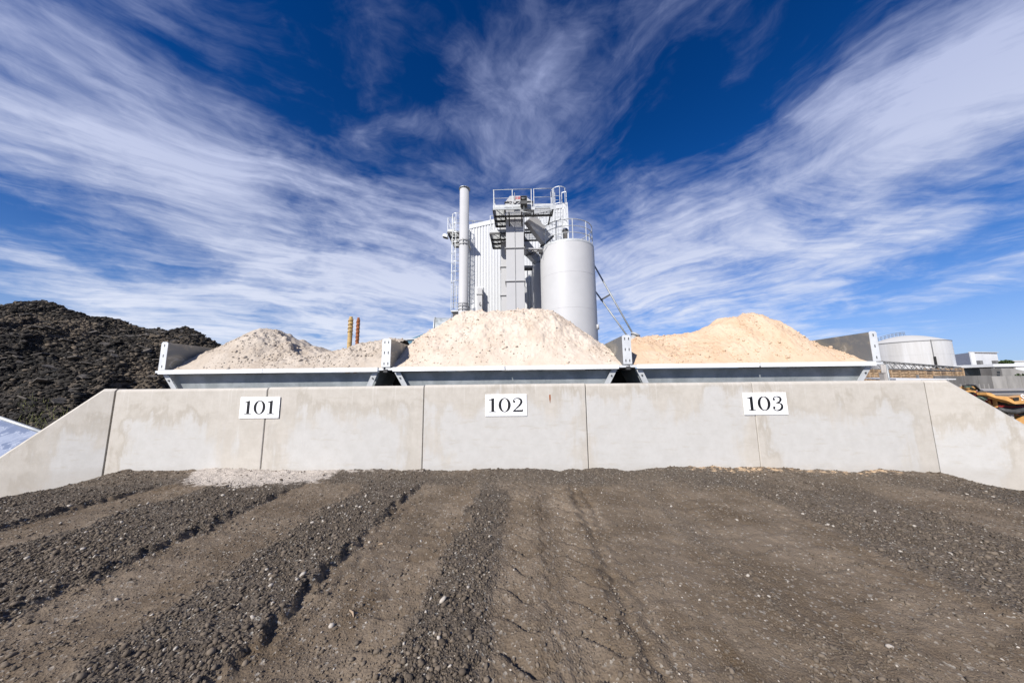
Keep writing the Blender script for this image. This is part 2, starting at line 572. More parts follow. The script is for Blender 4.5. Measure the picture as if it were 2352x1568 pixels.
def mat_rubble():
    m = bpy.data.materials.new('asphalt_rubble')
    m.use_nodes = True
    g = NG(m.node_tree)
    b = m.node_tree.nodes['Principled BSDF']
    tc = g.n('ShaderNodeTexCoord')
    o = tc.outputs['Object']
    n1 = g.noise(o, 0.28, 5, 0.6, 0.6)
    n2 = g.noise(o, 2.5, 6, 0.7)
    c = g.mix(g.ss(n2, 0.35, 0.68), (0.011, 0.010, 0.009), (0.044, 0.037, 0.030))
    c = g.mix(g.m('MULTIPLY', g.ss(n1, 0.47, 0.58), g.ss(n2, 0.36, 0.6)), c, (0.14, 0.11, 0.08))
    g.l(c, b.inputs['Base Color'])
    b.inputs['Roughness'].default_value = 0.9
    bn = g.n('ShaderNodeBump')
    bn.inputs['Strength'].default_value = 1.0
    bn.inputs['Distance'].default_value = 0.25
    g.l(g.noise(o, 4.5, 6, 0.75), bn.inputs['Height'])
    g.l(bn.outputs[0], b.inputs['Normal'])
    MATS['asphalt_rubble'] = m


def mat_far_tank():
    m = bpy.data.materials.new('tank_shell')
    m.use_nodes = True
    g = NG(m.node_tree)
    b = m.node_tree.nodes['Principled BSDF']
    tc = g.n('ShaderNodeTexCoord')
    o = tc.outputs['Object']
    st = g.noise(g.mapping(o, (1, 1, 0.06)), 0.35, 5, 0.65)
    ru = g.noise(g.mapping(o, (1, 1, 0.04), (0, 0, 0), (3, 1, 0)), 0.55, 4, 0.6)
    c = g.mix(g.ss(st, 0.35, 0.65), (0.43, 0.42, 0.405), (0.53, 0.53, 0.53))
    c = g.mix(g.ss(ru, 0.64, 0.72, 0, 0.6), c, (0.36, 0.22, 0.13))
    g.l(c, b.inputs['Base Color'])
    b.inputs['Roughness'].default_value = 0.6
    MATS['tank_shell'] = m


mat_galv_sheet()
mat_stained_plate()
mat_water_stain_sheet()
mat_concrete()
mat_sand('sand_grey', (0.225, 0.18, 0.136), (0.385, 0.325, 0.262), (0.455, 0.398, 0.335))
mat_sand('sand_cream', (0.29, 0.22, 0.155), (0.48, 0.395, 0.315), (0.56, 0.485, 0.405))
mat_sand('sand_peach', (0.37, 0.235, 0.14), (0.50, 0.36, 0.24), (0.57, 0.435, 0.315))
mat_ramp()
mat_toned('gravel_stones', (0.060, 0.047, 0.035), (0.190, 0.153, 0.116), (0.42, 0.38, 0.33), 0.94)
mat_toned('rubble_chunks', (0.010, 0.009, 0.008), (0.058, 0.049, 0.040), (0.13, 0.104, 0.077), 0.66)
mat_rubble()
mat_far_tank()


# ---------------------------------------------------------------- mesh helpers
def set_props(o, label=None, cat=None, group=None, kind=None):
    if label:
        o['label'] = label
    if cat:
        o['category'] = cat
    if group:
        o['group'] = group
    if kind:
        o['kind'] = kind
    return o


def empty(name, loc=(0, 0, 0), label=None, cat=None, group=None):
    o = bpy.data.objects.new(name, None)
    o.empty_display_size = 0.2
    col.objects.link(o)
    o.location = loc
    set_props(o, label, cat, group)
    return o


def link_mesh(name, me, mat, parent=None):
    o = bpy.data.objects.new(name, me)
    col.objects.link(o)
    if mat is not None and not me.materials:
        me.materials.append(MATS[mat])
    if parent is not None:
        o.parent = parent
    return o


def copy_part(o, parent=None, loc=None):
    c = o.copy()
    col.objects.link(c)
    c.parent = parent
    if loc is not None:
        c.location = loc
    return c


class MB:
    def __init__(self):
        self.v = []
        self.f = []
        self.sm = []

    def add(self, vs, fs, smooth=False):
        b = len(self.v)
        self.v += [tuple(p) for p in vs]
        for f in fs:
            self.f.append(tuple(i + b for i in f))
            self.sm.append(smooth)
        return self

    def hexa(self, a):
        """8 points: bottom ring 0-3 counter-clockwise seen from above, top ring 4-7"""
        return self.add(a, [(3, 2, 1, 0), (4, 5, 6, 7), (0, 1, 5, 4), (1, 2, 6, 5), (2, 3, 7, 6), (3, 0, 4, 7)])

    def box(self, x0, x1, y0, y1, z0, z1):
        return self.hexa([(x0, y0, z0), (x1, y0, z0), (x1, y1, z0), (x0, y1, z0),
                          (x0, y0, z1), (x1, y0, z1), (x1, y1, z1), (x0, y1, z1)])

    def bar(self, a, b, w, h, up=(0, 0, 1)):
        a, b = Vector(a), Vector(b)
        d = (b - a).normalized()
        u = Vector(up)
        s = d.cross(u)
        if s.length < 1e-4:
            s = d.cross(Vector((0, 1, 0)))
        s.normalize()
        u = s.cross(d).normalized()
        s *= w / 2
        u *= h / 2
        return self.hexa([a - s - u, a + s - u, b + s - u, b - s - u, a - s + u, a + s + u, b + s + u, b - s + u])

    def tube(self, pts, r, n=8, cap=True, smooth=True):
        pts = [Vector(p) for p in pts]
        rs = r if isinstance(r, (list, tuple)) else [r] * len(pts)
        base = len(self.v)
        prev = None
        for i, p in enumerate(pts):
            if i == 0:
                d = pts[1] - p
            elif i == len(pts) - 1:
                d = p - pts[i - 1]
            else:
                d = (pts[i + 1] - p).normalized() + (p - pts[i - 1]).normalized()
            d.normalize()
            if prev is None:
                s = d.cross(Vector((0, 0, 1)))
                if s.length < 1e-3:
                    s = d.cross(Vector((0, 1, 0)))
            else:
                s = prev - d * prev.dot(d)
            s.normalize()
            prev = s
            t = d.cross(s)
            for k in range(n):
                a = 2 * math.pi * k / n
                self.v.append(tuple(p + (s * math.cos(a) + t * math.sin(a)) * rs[i]))
        for i in range(len(pts) - 1):
            for k in range(n):
                k2 = (k + 1) % n
                self.f.append((base + i * n + k, base + i * n + k2, base + (i + 1) * n + k2, base + (i + 1) * n + k))
                self.sm.append(smooth)
        if cap:
            self.f.append(tuple(base + k for k in range(n))[::-1])
            self.sm.append(False)
            e = base + (len(pts) - 1) * n
            self.f.append(tuple(e + k for k in range(n)))
            self.sm.append(False)
        return self

    def lathe(self, cx, cy, prof, n=32, smooth=True, a0=0.0, a1=2 * math.pi):
        """prof: list of (radius, z) from bottom to top"""
        full = abs(a1 - a0 - 2 * math.pi) < 1e-6
        m = n if full else n + 1
        base = len(self.v)
        for r, z in prof:
            for k in range(m):
                a = a0 + (a1 - a0) * k / n
                self.v.append((cx + r * math.cos(a), cy + r * math.sin(a), z))
        for i in range(len(prof) - 1):
            for k in range(n):
                k2 = (k + 1) % m
                self.f.append((base + i * m + k, base + i * m + k2, base + (i + 1) * m + k2, base + (i + 1) * m + k))
                self.sm.append(smooth)
        return self

    def prism(self, poly, d):
        """poly: 3-D points of a flat outline, extruded by vector d"""
        n = len(poly)
        d = Vector(d)
        a = [Vector(p) for p in poly]
        b = [p + d for p in a]
        fs = [tuple(range(n)), tuple(range(2 * n - 1, n - 1, -1))]
        for i in range(n):
            j = (i + 1) % n
            fs.append((i, i + n, j + n, j))
        return self.add(a + b, fs)

    def build(self, name, mat, parent=None, origin=None, bevel=0.0):
        me = bpy.data.meshes.new(name)
        vs = self.v
        if origin is not None:
            ox, oy, oz = origin
            vs = [(x - ox, y - oy, z - oz) for x, y, z in vs]
        me.from_pydata(vs, [], self.f)
        me.polygons.foreach_set('use_smooth', self.sm)
        me.update()
        import bmesh
        bm = bmesh.new()
        bm.from_mesh(me)
        bmesh.ops.recalc_face_normals(bm, faces=bm.faces)
        if bevel:
            ed = [e for e in bm.edges if len(e.link_faces) == 2 and e.calc_face_angle(0) > 0.6]
            bmesh.ops.bevel(bm, geom=ed, offset=bevel, segments=2, profile=0.6, affect='EDGES')
        bm.to_mesh(me)
        bm.free()
        o = link_mesh(name, me, mat, parent)
        if origin is not None:
            o.location = origin
        return o


def grid_mesh(name, X, Y, Z, mat, parent=None, attrs=None, smooth=True):
    """regular grid from 2-D arrays"""
    ny, nx = X.shape
    co = np.stack([X, Y, Z], -1).reshape(-1, 3).astype(np.float32)
    i = np.arange(ny * nx).reshape(ny, nx)
    q = np.stack([i[:-1, :-1], i[:-1, 1:], i[1:, 1:], i[1:, :-1]], -1).reshape(-1, 4)
    me = bpy.data.meshes.new(name)
    me.vertices.add(len(co))
    me.vertices.foreach_set('co', co.ravel())
    me.loops.add(q.size)
    me.loops.foreach_set('vertex_index', q.ravel().astype(np.int32))
    me.polygons.add(len(q))
    me.polygons.foreach_set('loop_start', np.arange(0, q.size, 4, dtype=np.int32))
    me.polygons.foreach_set('loop_total', np.full(len(q), 4, dtype=np.int32))
    me.polygons.foreach_set('use_smooth', np.full(len(q), smooth))
    for k, a in (attrs or {}).items():
        at = me.attributes.new(k, 'FLOAT', 'POINT')
        at.data.foreach_set('value', a.reshape(-1).astype(np.float32))
    me.update()
    me.validate()
    return link_mesh(name, me, mat, parent)


def _ico():
    t = (1 + 5 ** .5) / 2
    v = np.array([(-1, t, 0), (1, t, 0), (-1, -t, 0), (1, -t, 0), (0, -1, t), (0, 1, t), (0, -1, -t), (0, 1, -t),
                  (t, 0, -1), (t, 0, 1), (-t, 0, -1), (-t, 0, 1)], float)
    v /= np.linalg.norm(v[0])
    f = np.array([(0, 11, 5), (0, 5, 1), (0, 1, 7), (0, 7, 10), (0, 10, 11), (1, 5, 9), (5, 11, 4), (11, 10, 2),
                  (10, 7, 6), (7, 1, 8), (3, 9, 4), (3, 4, 2), (3, 2, 6), (3, 6, 8), (3, 8, 9), (4, 9, 5), (2, 4, 11),
                  (6, 2, 10), (8, 6, 7), (9, 8, 1)])
    return v, f


def _octa():
    v = np.array([(1, 0, 0), (-1, 0, 0), (0, 1, 0), (0, -1, 0), (0, 0, 1), (0, 0, -1)], float)
    f = np.array([(0, 2, 4), (2, 1, 4), (1, 3, 4), (3, 0, 4), (2, 0, 5), (1, 2, 5), (3, 1, 5), (0, 3, 5)])
    return v, f


def _cube():
    v = np.array([(x, y, z) for x in (-1, 1) for y in (-1, 1) for z in (-1, 1)], float)
    f = np.array([(0, 1, 3), (0, 3, 2), (4, 6, 7), (4, 7, 5), (0, 4, 5), (0, 5, 1), (2, 3, 7), (2, 7, 6), (0, 2, 6),
                  (0, 6, 4), (1, 5, 7), (1, 7, 3)])
    return v, f


def stones(name, pos, size, tone, mat, parent=None, base='octa', flat=0.65, jitter=0.25, tilt=0.5):
    v, f = {'ico': _ico, 'octa': _octa, 'cube': _cube}[base]()
    n = len(pos)
    V = np.repeat(v[None], n, 0) * (1 + jitter * rng.uniform(-1, 1, (n, len(v), 1)))
    sx = rng.uniform(0.75, 1.3, (n, 1, 1))
    V = V * np.concatenate([sx, 1 / sx, np.full((n, 1, 1), flat) * rng.uniform(.7, 1.3, (n, 1, 1))], -1)
    V = V * size[:, None, None]
    a = rng.uniform(0, 2 * np.pi, n)
    tx = rng.normal(0, tilt, n)
    ca, sa = np.cos(a), np.sin(a)
    ct, st = np.cos(tx), np.sin(tx)
    y = V[..., 1] * ct[:, None] - V[..., 2] * st[:, None]
    z = V[..., 1] * st[:, None] + V[..., 2] * ct[:, None]
    x = V[..., 0]
    V = np.stack([x * ca[:, None] - y * sa[:, None], x * sa[:, None] + y * ca[:, None], z], -1) + pos[:, None]
    Fc = (f[None] + (np.arange(n) * len(v))[:, None, None]).reshape(-1, 3)
    me = bpy.data.meshes.new(name)
    me.vertices.add(n * len(v))
    me.vertices.foreach_set('co', V.astype(np.float32).ravel())
    me.loops.add(Fc.size)
    me.loops.foreach_set('vertex_index', Fc.ravel().astype(np.int32))
    me.polygons.add(len(Fc))
    me.polygons.foreach_set('loop_start', np.arange(0, Fc.size, 3, dtype=np.int32))
    me.polygons.foreach_set('loop_total', np.full(len(Fc), 3, dtype=np.int32))
    at = me.attributes.new('tone', 'FLOAT', 'POINT')
    at.data.foreach_set('value', np.repeat(tone, len(v)).astype(np.float32))
    me.update()
    me.validate()
    return link_mesh(name, me, mat, parent)


# ================================================================ SETTING
# yard: one big sheet to the horizon
def build_yard():
    s = 3000
    me = MB().add([(-s, -s, GROUND_Z), (s, -s, GROUND_Z), (s, s, GROUND_Z), (-s, s, GROUND_Z)], [(0, 1, 2, 3)])
    o = me.build('yard_ground', 'yard_soil')
    set_props(o, 'flat brown soil of the yard behind the wall', 'ground', kind='structure')


build_yard()

WALL_Y, WALL_TOP, WALL_X0, PANEL_W = 3.94, 1.024, -5.224, 2.0


def track_bands(X, Y):
    """packed (wheel tracks) and height of the ramp surface"""
    wob = fbm(X * .7, Y * 1.1, 3, .5, 5) * .10
    x = X + wob
    edges = [(-9, .15), (-3.85, 1.0), (-3.30, .10), (-2.32, 1.0), (-1.66, .08), (-1.06, 1.0), (-.47, .15), (-.20, .62),
             (.46, 1.0), (1.06, .55), (1.30, .85), (2.10, .45), (3.25, .72), (3.95, .25)]
    pk = np.full(X.shape, edges[0][1])
    rag = fbm(X * 9, Y * 5, 3, .6, 19) * .22
    for (e, v), (_, pv) in zip(edges[1:], edges[:-1]):
        wd = .05 if v > .9 and e < 0 else .13
        pk = pk + (v - pv) * sstep(x + rag, e - wd, e + wd)
    fade = 1 - sstep(Y + fbm(X * 2, Y * 2, 3, .5, 9) * .5, 3.05, 3.6)
    return x, pk, fade


def ramp_height(X, Y):
    x, pk, fade = track_bands(X, Y)
    z = .008 * (1 - pk) * fade - .012 * pk * fade

    def saw(ph, sharp=.10):
        # slow rise, sudden drop: the crisp edge a tyre lug leaves
        f = ph - np.floor(ph)
        return np.where(f < 1 - sharp, f / (1 - sharp), (1 - f) / sharp) - .5
    jit = fbm(X * 2.3, Y * 2.3, 3, .5, 3)
    crumb = fbm(X * 13, Y * 13, 3, .6, 15)
    # rut walls: loose gravel stands up beside each track, its edge notched by the tyre's lugs
    lug = np.tanh(3.0 * np.sin(2 * np.pi * (Y / .165 + 1.6 * jit)))
    brk = sstep(fbm(X * 1.7 + 3, Y * 1.7, 3, .6, 27), -.30, .0)
    for e, up, dn in ((-3.87, .022, .010), (-2.34, .026, .012), (-1.08, .024, .012)):
        d = x + .020 * lug + .05 * crumb - e
        wall = np.where(d < 0, up * np.exp(np.minimum(d, 0) / .10), -dn * np.exp(-np.maximum(d, 0) / .12))
        soft_ = sstep(d, -.014, .014)
        wall = np.where(np.abs(d) < .014, up * (1 - soft_) - dn * soft_, wall)
        z = z + wall * (.25 + .75 * brk + .9 * crumb) * fade
    for e, up in ((3.98, .022), (2.14, .014), (.43, .014)):
        z = z + up * np.exp(-((x - e) / .05) ** 2) * (.6 + 1.2 * crumb) * fade * brk
    for e, a in ((-.95, .014), (-2.20, .010), (.49, .022), (.58, .016), (2.05, .014), (1.34, .008)):
        z = z - a * np.exp(-((x + .012 * lug - e) / .024) ** 2) * (.75 + .5 * crumb) * fade * (.4 + .6 * brk)
    # tyre prints: interlocking lugs in the middle, fainter ones elsewhere
    m = sstep(x, -.22, -.16) * (1 - sstep(x, .40, .45)) * fade
    ph = Y / .195 + .36 * np.sin(2 * np.pi * (x + .02) / .34) - 1.1 * (x - .1) + .16 * jit + .04 * crumb
    gr = (ph - np.floor(ph) - .93) * .195
    z = z + (.036 * saw(ph, .20) - .006 * np.exp(-(gr / .018) ** 2)) * m * (.75 + .5 * sstep(fbm(X * 2.6, Y * 2.6, 2, .5, 33), -.25, .1))
    z = z - .008 * np.exp(-((x - .13 - .03 * np.sin(2 * np.pi * Y / .195)) / .016) ** 2) * fade
    m2 = sstep(x, -.70, -.64) * (1 - sstep(x, -.46, -.42)) * fade
    z = z + .024 * saw(Y / .155 - 1.6 * (x + .6) ** 2 * 9 + .6 * jit, .2) * m2 * (.4 + .9 * brk)
    m3 = sstep(x, .50, .54) * (1 - sstep(x, .74, .84)) * fade
    z = z + .011 * saw(Y / .17 - 1.4 * x + .6 * jit, .2) * m3 * brk
    m4 = sstep(x, 1.30, 1.45) * (1 - sstep(x, 1.9, 2.1)) * fade
    z = z + .010 * saw(Y / .19 - 1.9 * x + 1.2 * jit, .3) * m4 * brk
    m5 = sstep(x, -2.2, -2.1) * (1 - sstep(x, -1.85, -1.75)) * fade
    z = z + .004 * saw(Y / .17 + 1.9 * x + 1.2 * jit, .3) * m5 * brk
    # general unevenness, loose crumbs
    z = z + .05 * fbm(X * .9, Y * .9, 3, .5, 1) + .030 * fbm(X * 4, Y * 4, 3, .5, 2)
    loose = 1 - pk * fade * .8
    z = z + (.020 * fbm(X * 22, Y * 22, 3, .6, 4) + .016 * fbm(X * 45, Y * 45, 2, .6, 6)) * (.42 + .55 * loose)
    # spill bank along the wall
    z = z + .045 * np.exp(-((Y - 3.94) / .22) ** 2) * (.5 + 1.3 * fbm(X * 2.2, Y * .5, 3, .6, 8)) + .02 * np.exp(-((Y - 3.9) / .12) ** 2) * fbm(X * 9, Y * 9, 3, .6, 12) * 2
    # shoulders and the ramp's foot
    side = np.maximum(np.abs(X + .1) - 4.85, 0)
    z = z - .30 * side - .06 * side ** 2 - .06 * sstep(X, 2.8, 5.2) * sstep(Y, 2.5, 4)
    z = z - .10 * np.maximum(-Y + .2, 0)
    return np.maximum(z, GROUND_Z - .06)


def build_ramp():
    xs = np.concatenate([np.linspace(-13, -6.6, 12)[:-1], np.arange(-6.6, 6.6, .0105), np.linspace(6.6, 13, 12)])
    ys = np.concatenate([np.linspace(-16, .65, 20)[:-1], np.arange(.65, 3.99, .0105)])
    X, Y = np.meshgrid(xs, ys)
    Z = ramp_height(X, Y)
    x, pk, fade = track_bands(X, Y)
    packed = pk * fade + (1 - fade) * (.45 + .5 * fbm(X * 1.5, Y * 1.5, 3, .5, 21))
    sandy = np.exp(-((X + 3.1) / .95) ** 4) * sstep(Y + (X + 3.1) * .16 + fbm(X * 2, Y * 2, 3, .6, 51) * .5, 3.25, 3.75) * 1.1
    sandy = np.maximum(sandy, .45 * sstep(Y, 3.72, 3.9) * (1 - sstep(X, -1.5, .2)) * sstep(X, -3.6, -3.2))
    sandy = np.maximum(sandy, .40 * np.exp(-((X - .35) / .5) ** 2) * sstep(Y, 3.74, 3.9))
    peach = .55 * sstep(Y, 3.66, 3.85) * sstep(X, 1.6, 2.0) * (1 - sstep(X, 4.2, 4.6))
    o = grid_mesh('loading_ramp', X, Y, Z, 'ramp_gravel', attrs={'packed': packed, 'sandy': sandy, 'peach': peach})
    set_props(o, 'dark gravel loading ramp with tyre tracks running to the wall', 'ramp', kind='structure')


build_ramp()


def build_gravel():
    n = 270000
    Y = .75 + 3.2 * rng.uniform(0, 1, n) ** 1.25
    X = rng.uniform(-1, 1, n) * np.minimum(1.75 * Y + .4, 6.2)
    x, pk, fade = track_bands(X, Y)
    p = 1 - pk * fade * .62
    p = np.where(Y > 3.3, .45, p)
    p = np.where((x > -.18) & (x < .44), p * .6, p)
    p = np.where((np.abs(X + 3.1) < .95) & (Y > 3.5), .06, p)
    p *= .35 + .65 * sstep(fbm(X * 3, Y * 3, 3, .6, 40), -.15, .15)
    keep = rng.uniform(0, 1, n) < p
    X, Y, pk = X[keep], Y[keep], pk[keep]
    n = len(X)
    r = np.clip(rng.lognormal(math.log(.0043), .50, n), .0024, .017)
    r = np.where(pk > .5, r * .74, r)
    Z = ramp_height(X, Y) + r * .25
    tone = np.clip(rng.beta(1.6, 2.2, n) + np.where(pk > .5, .22, 0), 0, .93)
    pale = rng.uniform(0, 1, n) < .035
    tone[pale] = 1.0
    big = r > .0088
    a = stones('gravel', np.stack([X, Y, Z], -1)[~big], r[~big], tone[~big], 'gravel_stones')
    set_props(a, 'loose dark grey and brown gravel strewn over the ramp', 'gravel', kind='stuff')
    b = stones('pebbles', np.stack([X, Y, Z], -1)[big], r[big], tone[big], 'gravel_stones', base='ico', jitter=.16)
    set_props(b, 'larger grey and pale pebbles among the ramp gravel', 'pebbles', kind='stuff')


build_gravel()


# ================================================================ RETAINING WALL
def panel_profile(zb, zt, t=.15, c=.036):
    """closed side profile (y, z) of a panel, front face at y = 0, rounded top edges"""
    pr = [(0, zb), (0, zt - c)]
    for k in range(1, 5):
        a = math.pi / 2 * k / 4
        pr.append((c - c * math.cos(a), zt - c + c * math.sin(a)))
    pr += [(t - .015, zt), (t, zt - .015), (t, zb)]
    return pr


def build_wall():
    root = empty('retaining_wall', (0, WALL_Y, 0), 'pale precast concrete retaining wall with sloping wing ends across the ramp', 'wall')
    pr = panel_profile(-.8, WALL_TOP)
    gaps = [(.014, .005), (.006, .006), (.006, .005), (.005, .003), (.003, .003)]
    for i in range(5):
        g0 = [.008, .004, .005, .004, .002][i]
        g1 = [.004, .005, .004, .002, .002][i]
        h = PANEL_W / 2
        mb = MB()
        n = len(pr)
        e = .006
        xs = [(-h + g0, -e), (-h + g0 + e, 0), (h - g1 - e, 0), (h - g1, -e)]
        vs = []
        for xx, shrink in xs:
            for k, (y, z) in enumerate(pr):
                yy = y - shrink if k < 6 else y
                vs.append((xx, yy, z + (shrink if 2 <= k else 0)))
        fs = [tuple(range(n))]
        for j in range(3):
            for k in range(n):
                k2 = (k + 1) % n
                fs.append((j * n + k, j * n + k2, (j + 1) * n + k2, (j + 1) * n + k))
        fs.append(tuple(range(3 * n, 4 * n))[::-1])
        mb.add(vs, fs)
        o = mb.build('panel', 'precast_concrete', root)
        o.location = (WALL_X0 + PANEL_W * i + h, [0, .004, 0, .003, -.002][i], [-.012, -.004, .003, -.002, .0][i])
        if i < 4:
            js = MB().box(-.018, .018, .05, .09, -.8, WALL_TOP - .06).build('joint_strip', 'rubber', root)
            js.location = (WALL_X0 + PANEL_W * (i + 1), 0, 0)
    # wings: turned a little towards the ramp, tops cut on a slope
    for side, flat, low, xc in ((-1, (235, 893), (0, 1045), WALL_X0), (1, (2180, 875), (2352, 970), WALL_X0 + 5 * PANEL_W)):
        phi = R(13)
        d = Vector((side * math.cos(phi), -math.sin(phi), 0))
        nrm = Vector((-side * math.sin(phi), -math.cos(phi), 0))
        p0 = Vector((xc, WALL_Y, 0))

        def on_plane(px, py):
            q = DIR(px, py)
            c = Vector((0, 0, CAM_H))
            t = (p0 - c).dot(nrm) / q.dot(nrm)
            w = c + q * t
            return (w - p0).dot(d), w.z
        s1, z1 = on_plane(*flat)
        s2, z2 = on_plane(*low)
        z1 = WALL_TOP - .004
        slope = (z2 - z1) / (s2 - s1)
        s3 = s1 + (-1.15 - z1) / slope
        c = .03
        s0 = .012 if side < 0 else .003
        ins = lambda k: (k, c) if True else None
        out = [(s0, -1.6), (s0, z1), (s1, z1), (s3, -1.15), (s3, -1.6)]
        L = math.hypot(1, slope)
        nx, nz = -slope / L, 1 / L          # outward normal of the slope in (s, z), slope < 0
        inn = [(s0, -1.6), (s0, z1 - c), (s1 - c * .45, z1 - c), (s3 - c * nx, -1.15 - c * nz), (s3, -1.6)]
        m = 5
        mb = MB()
        back = Vector(-nrm)
        def W(s, z, y):
            # local frame: x along wall, y into the wall
            return (s * side, y, z)
        front = [W(s, z, 0) for s, z in inn]
        edge = [W(s, z, c) for s, z in out]
        rear = [W(s, z, .15) for s, z in out]
        fs = [tuple(range(m)), tuple(range(2 * m, 3 * m))[::-1]]
        for k in range(m):
            k2 = (k + 1) % m
            fs.append((k, k2, m + k2, m + k))
            fs.append((m + k, m + k2, 2 * m + k2, 2 * m + k))
        mb.add(front + edge + rear, fs)
        o = mb.build('wing_panel', 'precast_concrete', root)
        o.location = (xc, 0, 0)
        o.rotation_euler = (0, 0, phi * side * 1.0 if side < 0 else -phi)
        o.rotation_euler = (0, 0, phi if side < 0 else -phi)
        o['label'] = 'wing end of the wall with sloping top'
    js = MB().box(-.02, .02, .06, .10, -.8, WALL_TOP - .05).build('joint_strip', 'rubber', root)
    js.location = (WALL_X0 - .004, 0, 0)
    # small rust-brown scar on the panel under sign 102
    mb = MB()
    a = P(1263, 912, WALL_Y)
    mb.add([(a.x - .009, -.0015, a.z + .03), (a.x + .008, -.0015, a.z + .033), (a.x + .010, -.0015, a.z - .01),
            (a.x + .001, -.0015, a.z - .075), (a.x - .008, -.0015, a.z - .02)], [(0, 1, 2, 3, 4)])
    mb.build('rust_scar', 'rust', root)


build_wall()


# ================================================================ NUMBER SIGNS
def stroke(mb, pts, ws, sub=6, d=.0012):
    """variable-width stroke (flat, slightly raised) through 2-D points (Catmull-Rom)"""
    pts = [Vector((p[0], p[1])) for p in pts]
    P_, W_ = [], []
    n = len(pts)
    for i in range(n - 1):
        p0, p1, p2, p3 = pts[max(i - 1, 0)], pts[i], pts[i + 1], pts[min(i + 2, n - 1)]
        for k in range(sub):
            t = k / sub
            P_.append(.5 * ((2 * p1) + (-p0 + p2) * t + (2 * p0 - 5 * p1 + 4 * p2 - p3) * t * t + (-p0 + 3 * p1 - 3 * p2 + p3) * t ** 3))
            W_.append(ws[i] * (1 - t) + ws[i + 1] * t)
    P_.append(pts[-1])
    W_.append(ws[-1])
    b = []
    for i, p in enumerate(P_):
        dd = (P_[min(i + 1, len(P_) - 1)] - P_[max(i - 1, 0)]).normalized()
        nn = Vector((-dd.y, dd.x)) * W_[i] / 2
        b += [p + nn, p - nn]
    vs = [(q.x, 0, q.y) for q in b] + [(q.x, d, q.y) for q in b]
    m = len(b)
    fs = []
    for i in range(0, m - 2, 2):
        fs += [(i, i + 1, i + 3, i + 2), (m + i, m + i + 2, m + i + 3, m + i + 1), (i, i + 2, m + i + 2, m + i), (i + 1, m + i + 1, m + i + 3, i + 3)]
    fs += [(0, m, m + 1, 1), (m - 2, m - 1, 2 * m - 1, 2 * m - 2)]
    mb.add(vs, fs)


def disc2(mb, x, z, r, d=.0014, n=14):
    mb.prism([(x + r * math.cos(2 * math.pi * k / n), -.0001, z + r * math.sin(2 * math.pi * k / n)) for k in range(n)], (0, d, 0))


def digit_mesh(ch):
    mb = MB()
    if ch == '1':
        mb.prism([(.215, 0, .03), (.42, 0, .03), (.42, 0, 1.0), (.36, 0, 1.0), (.215, 0, .955)], (0, .0013, 0))
        mb.prism([(.04, -.0001, .0), (.60, -.0001, .0), (.60, -.0001, .035), (.45, -.0001, .06), (.20, -.0001, .06), (.04, -.0001, .035)], (0, .0012, 0))
        mb.prism([(.03, -.0001, .84), (.245, -.0001, .87), (.245, -.0001, .965), (.36, -.0001, 1.0), (.03, -.0001, .885)], (0, .0012, 0))
        w = .62
    elif ch == '0':
        n = 40
        o = [(.47 + .45 * math.cos(a), .5 + .515 * math.sin(a)) for a in (2 * math.pi * k / n for k in range(n))]
        i = [(.47 +   .25 * math.cos(a), .5 + .462 * math.sin(a)) for a in (2 * math.pi * k / n for k in range(n))]
        vs = [(x, 0, z) for x, z in o + i] + [(x, .0013, z) for x, z in o + i]
        fs = []
        for k in range(n):
            j = (k + 1) % n
            fs += [(k, j, n + j, n + k), (2 * n + k, 3 * n + k, 3 * n + j, 2 * n + j), (k, 2 * n + k, 2 * n + j, j), (n + k, n + j, 3 * n + j, 3 * n + k)]
        mb.add(vs, fs)
        w = .94
    elif ch == '2':
        stroke(mb, [(.07, .74), (.11, .90), (.36, .985), (.60, .90), (.66, .70), (.52, .47), (.25, .22), (.07, .06)],
               [.07, .055, .06, .14, .17, .13, .07, .05])
        disc2(mb, .135, .735, .085)
        mb.prism([(.02, -.0002, .0), (.76, -.0002, .0), (.80, -.0002, .22), (.765, -.0002, .22), (.72, -.0002, .135), (.10, -.0002, .12), (.02, -.0002, .04)], (0, .0012, 0))
        w = .82
    else:
        stroke(mb, [(.09, .79), (.15, .92), (.37, .985), (.58, .90), (.61, .75), (.50, .60), (.28, .535)],
               [.06, .05, .055, .13, .155, .10, .05])
        stroke(mb, [(.28, .535), (.52, .50), (.66, .38), (.65, .19), (.50, .04), (.26, -.01), (.09, .07), (.05, .19)],
               [.05, .07, .14, .17, .12, .055, .055, .06])
        disc2(mb, .145, .785, .078)
        disc2(mb, .105, .20, .085)
        w = .80
    return mb, w


def build_sign(text, px, label):
    x0, y0, x1, y1 = px
    a, b = P(x0, y0, WALL_Y), P(x1, y1, WALL_Y)
    W, H = .508, .262
    cx, cz = (a.x + b.x) / 2, (a.z + b.z) / 2
    root = empty('number_sign', (cx, WALL_Y - .008, cz), label, 'sign', 'bin number signs on the wall')
    MB().box(-W / 2, W / 2, -.003, .003, -H / 2, H / 2).build('plate', 'white_plate', root, bevel=.001)
    h = .165
    glyphs = [(digit_mesh(c)) for c in text]
    gap = .11
    total = sum(w for _, w in glyphs) + gap * (len(text) - 1)
    x = -total * h / 2
    for (mb, w) in glyphs:
        mb.v = [(vx * h + x, -.0034 - vy - 0.0002, vz * h - h / 2 + .002) for vx, vy, vz in mb.v]
        mb.build('digit', 'digit_black', root)
        x += (w + gap) * h
    for sx in (-1, 1):
        for sz in (-1, 1):
            m = MB()
            m.tube([(sx * (W / 2 - .014), -.003, sz * (H / 2 - .014)), (sx * (W / 2 - .014), -.0055, sz * (H / 2 - .014))], .0042, 8)
            m.build('screw', 'galv_dark', root)
    return root


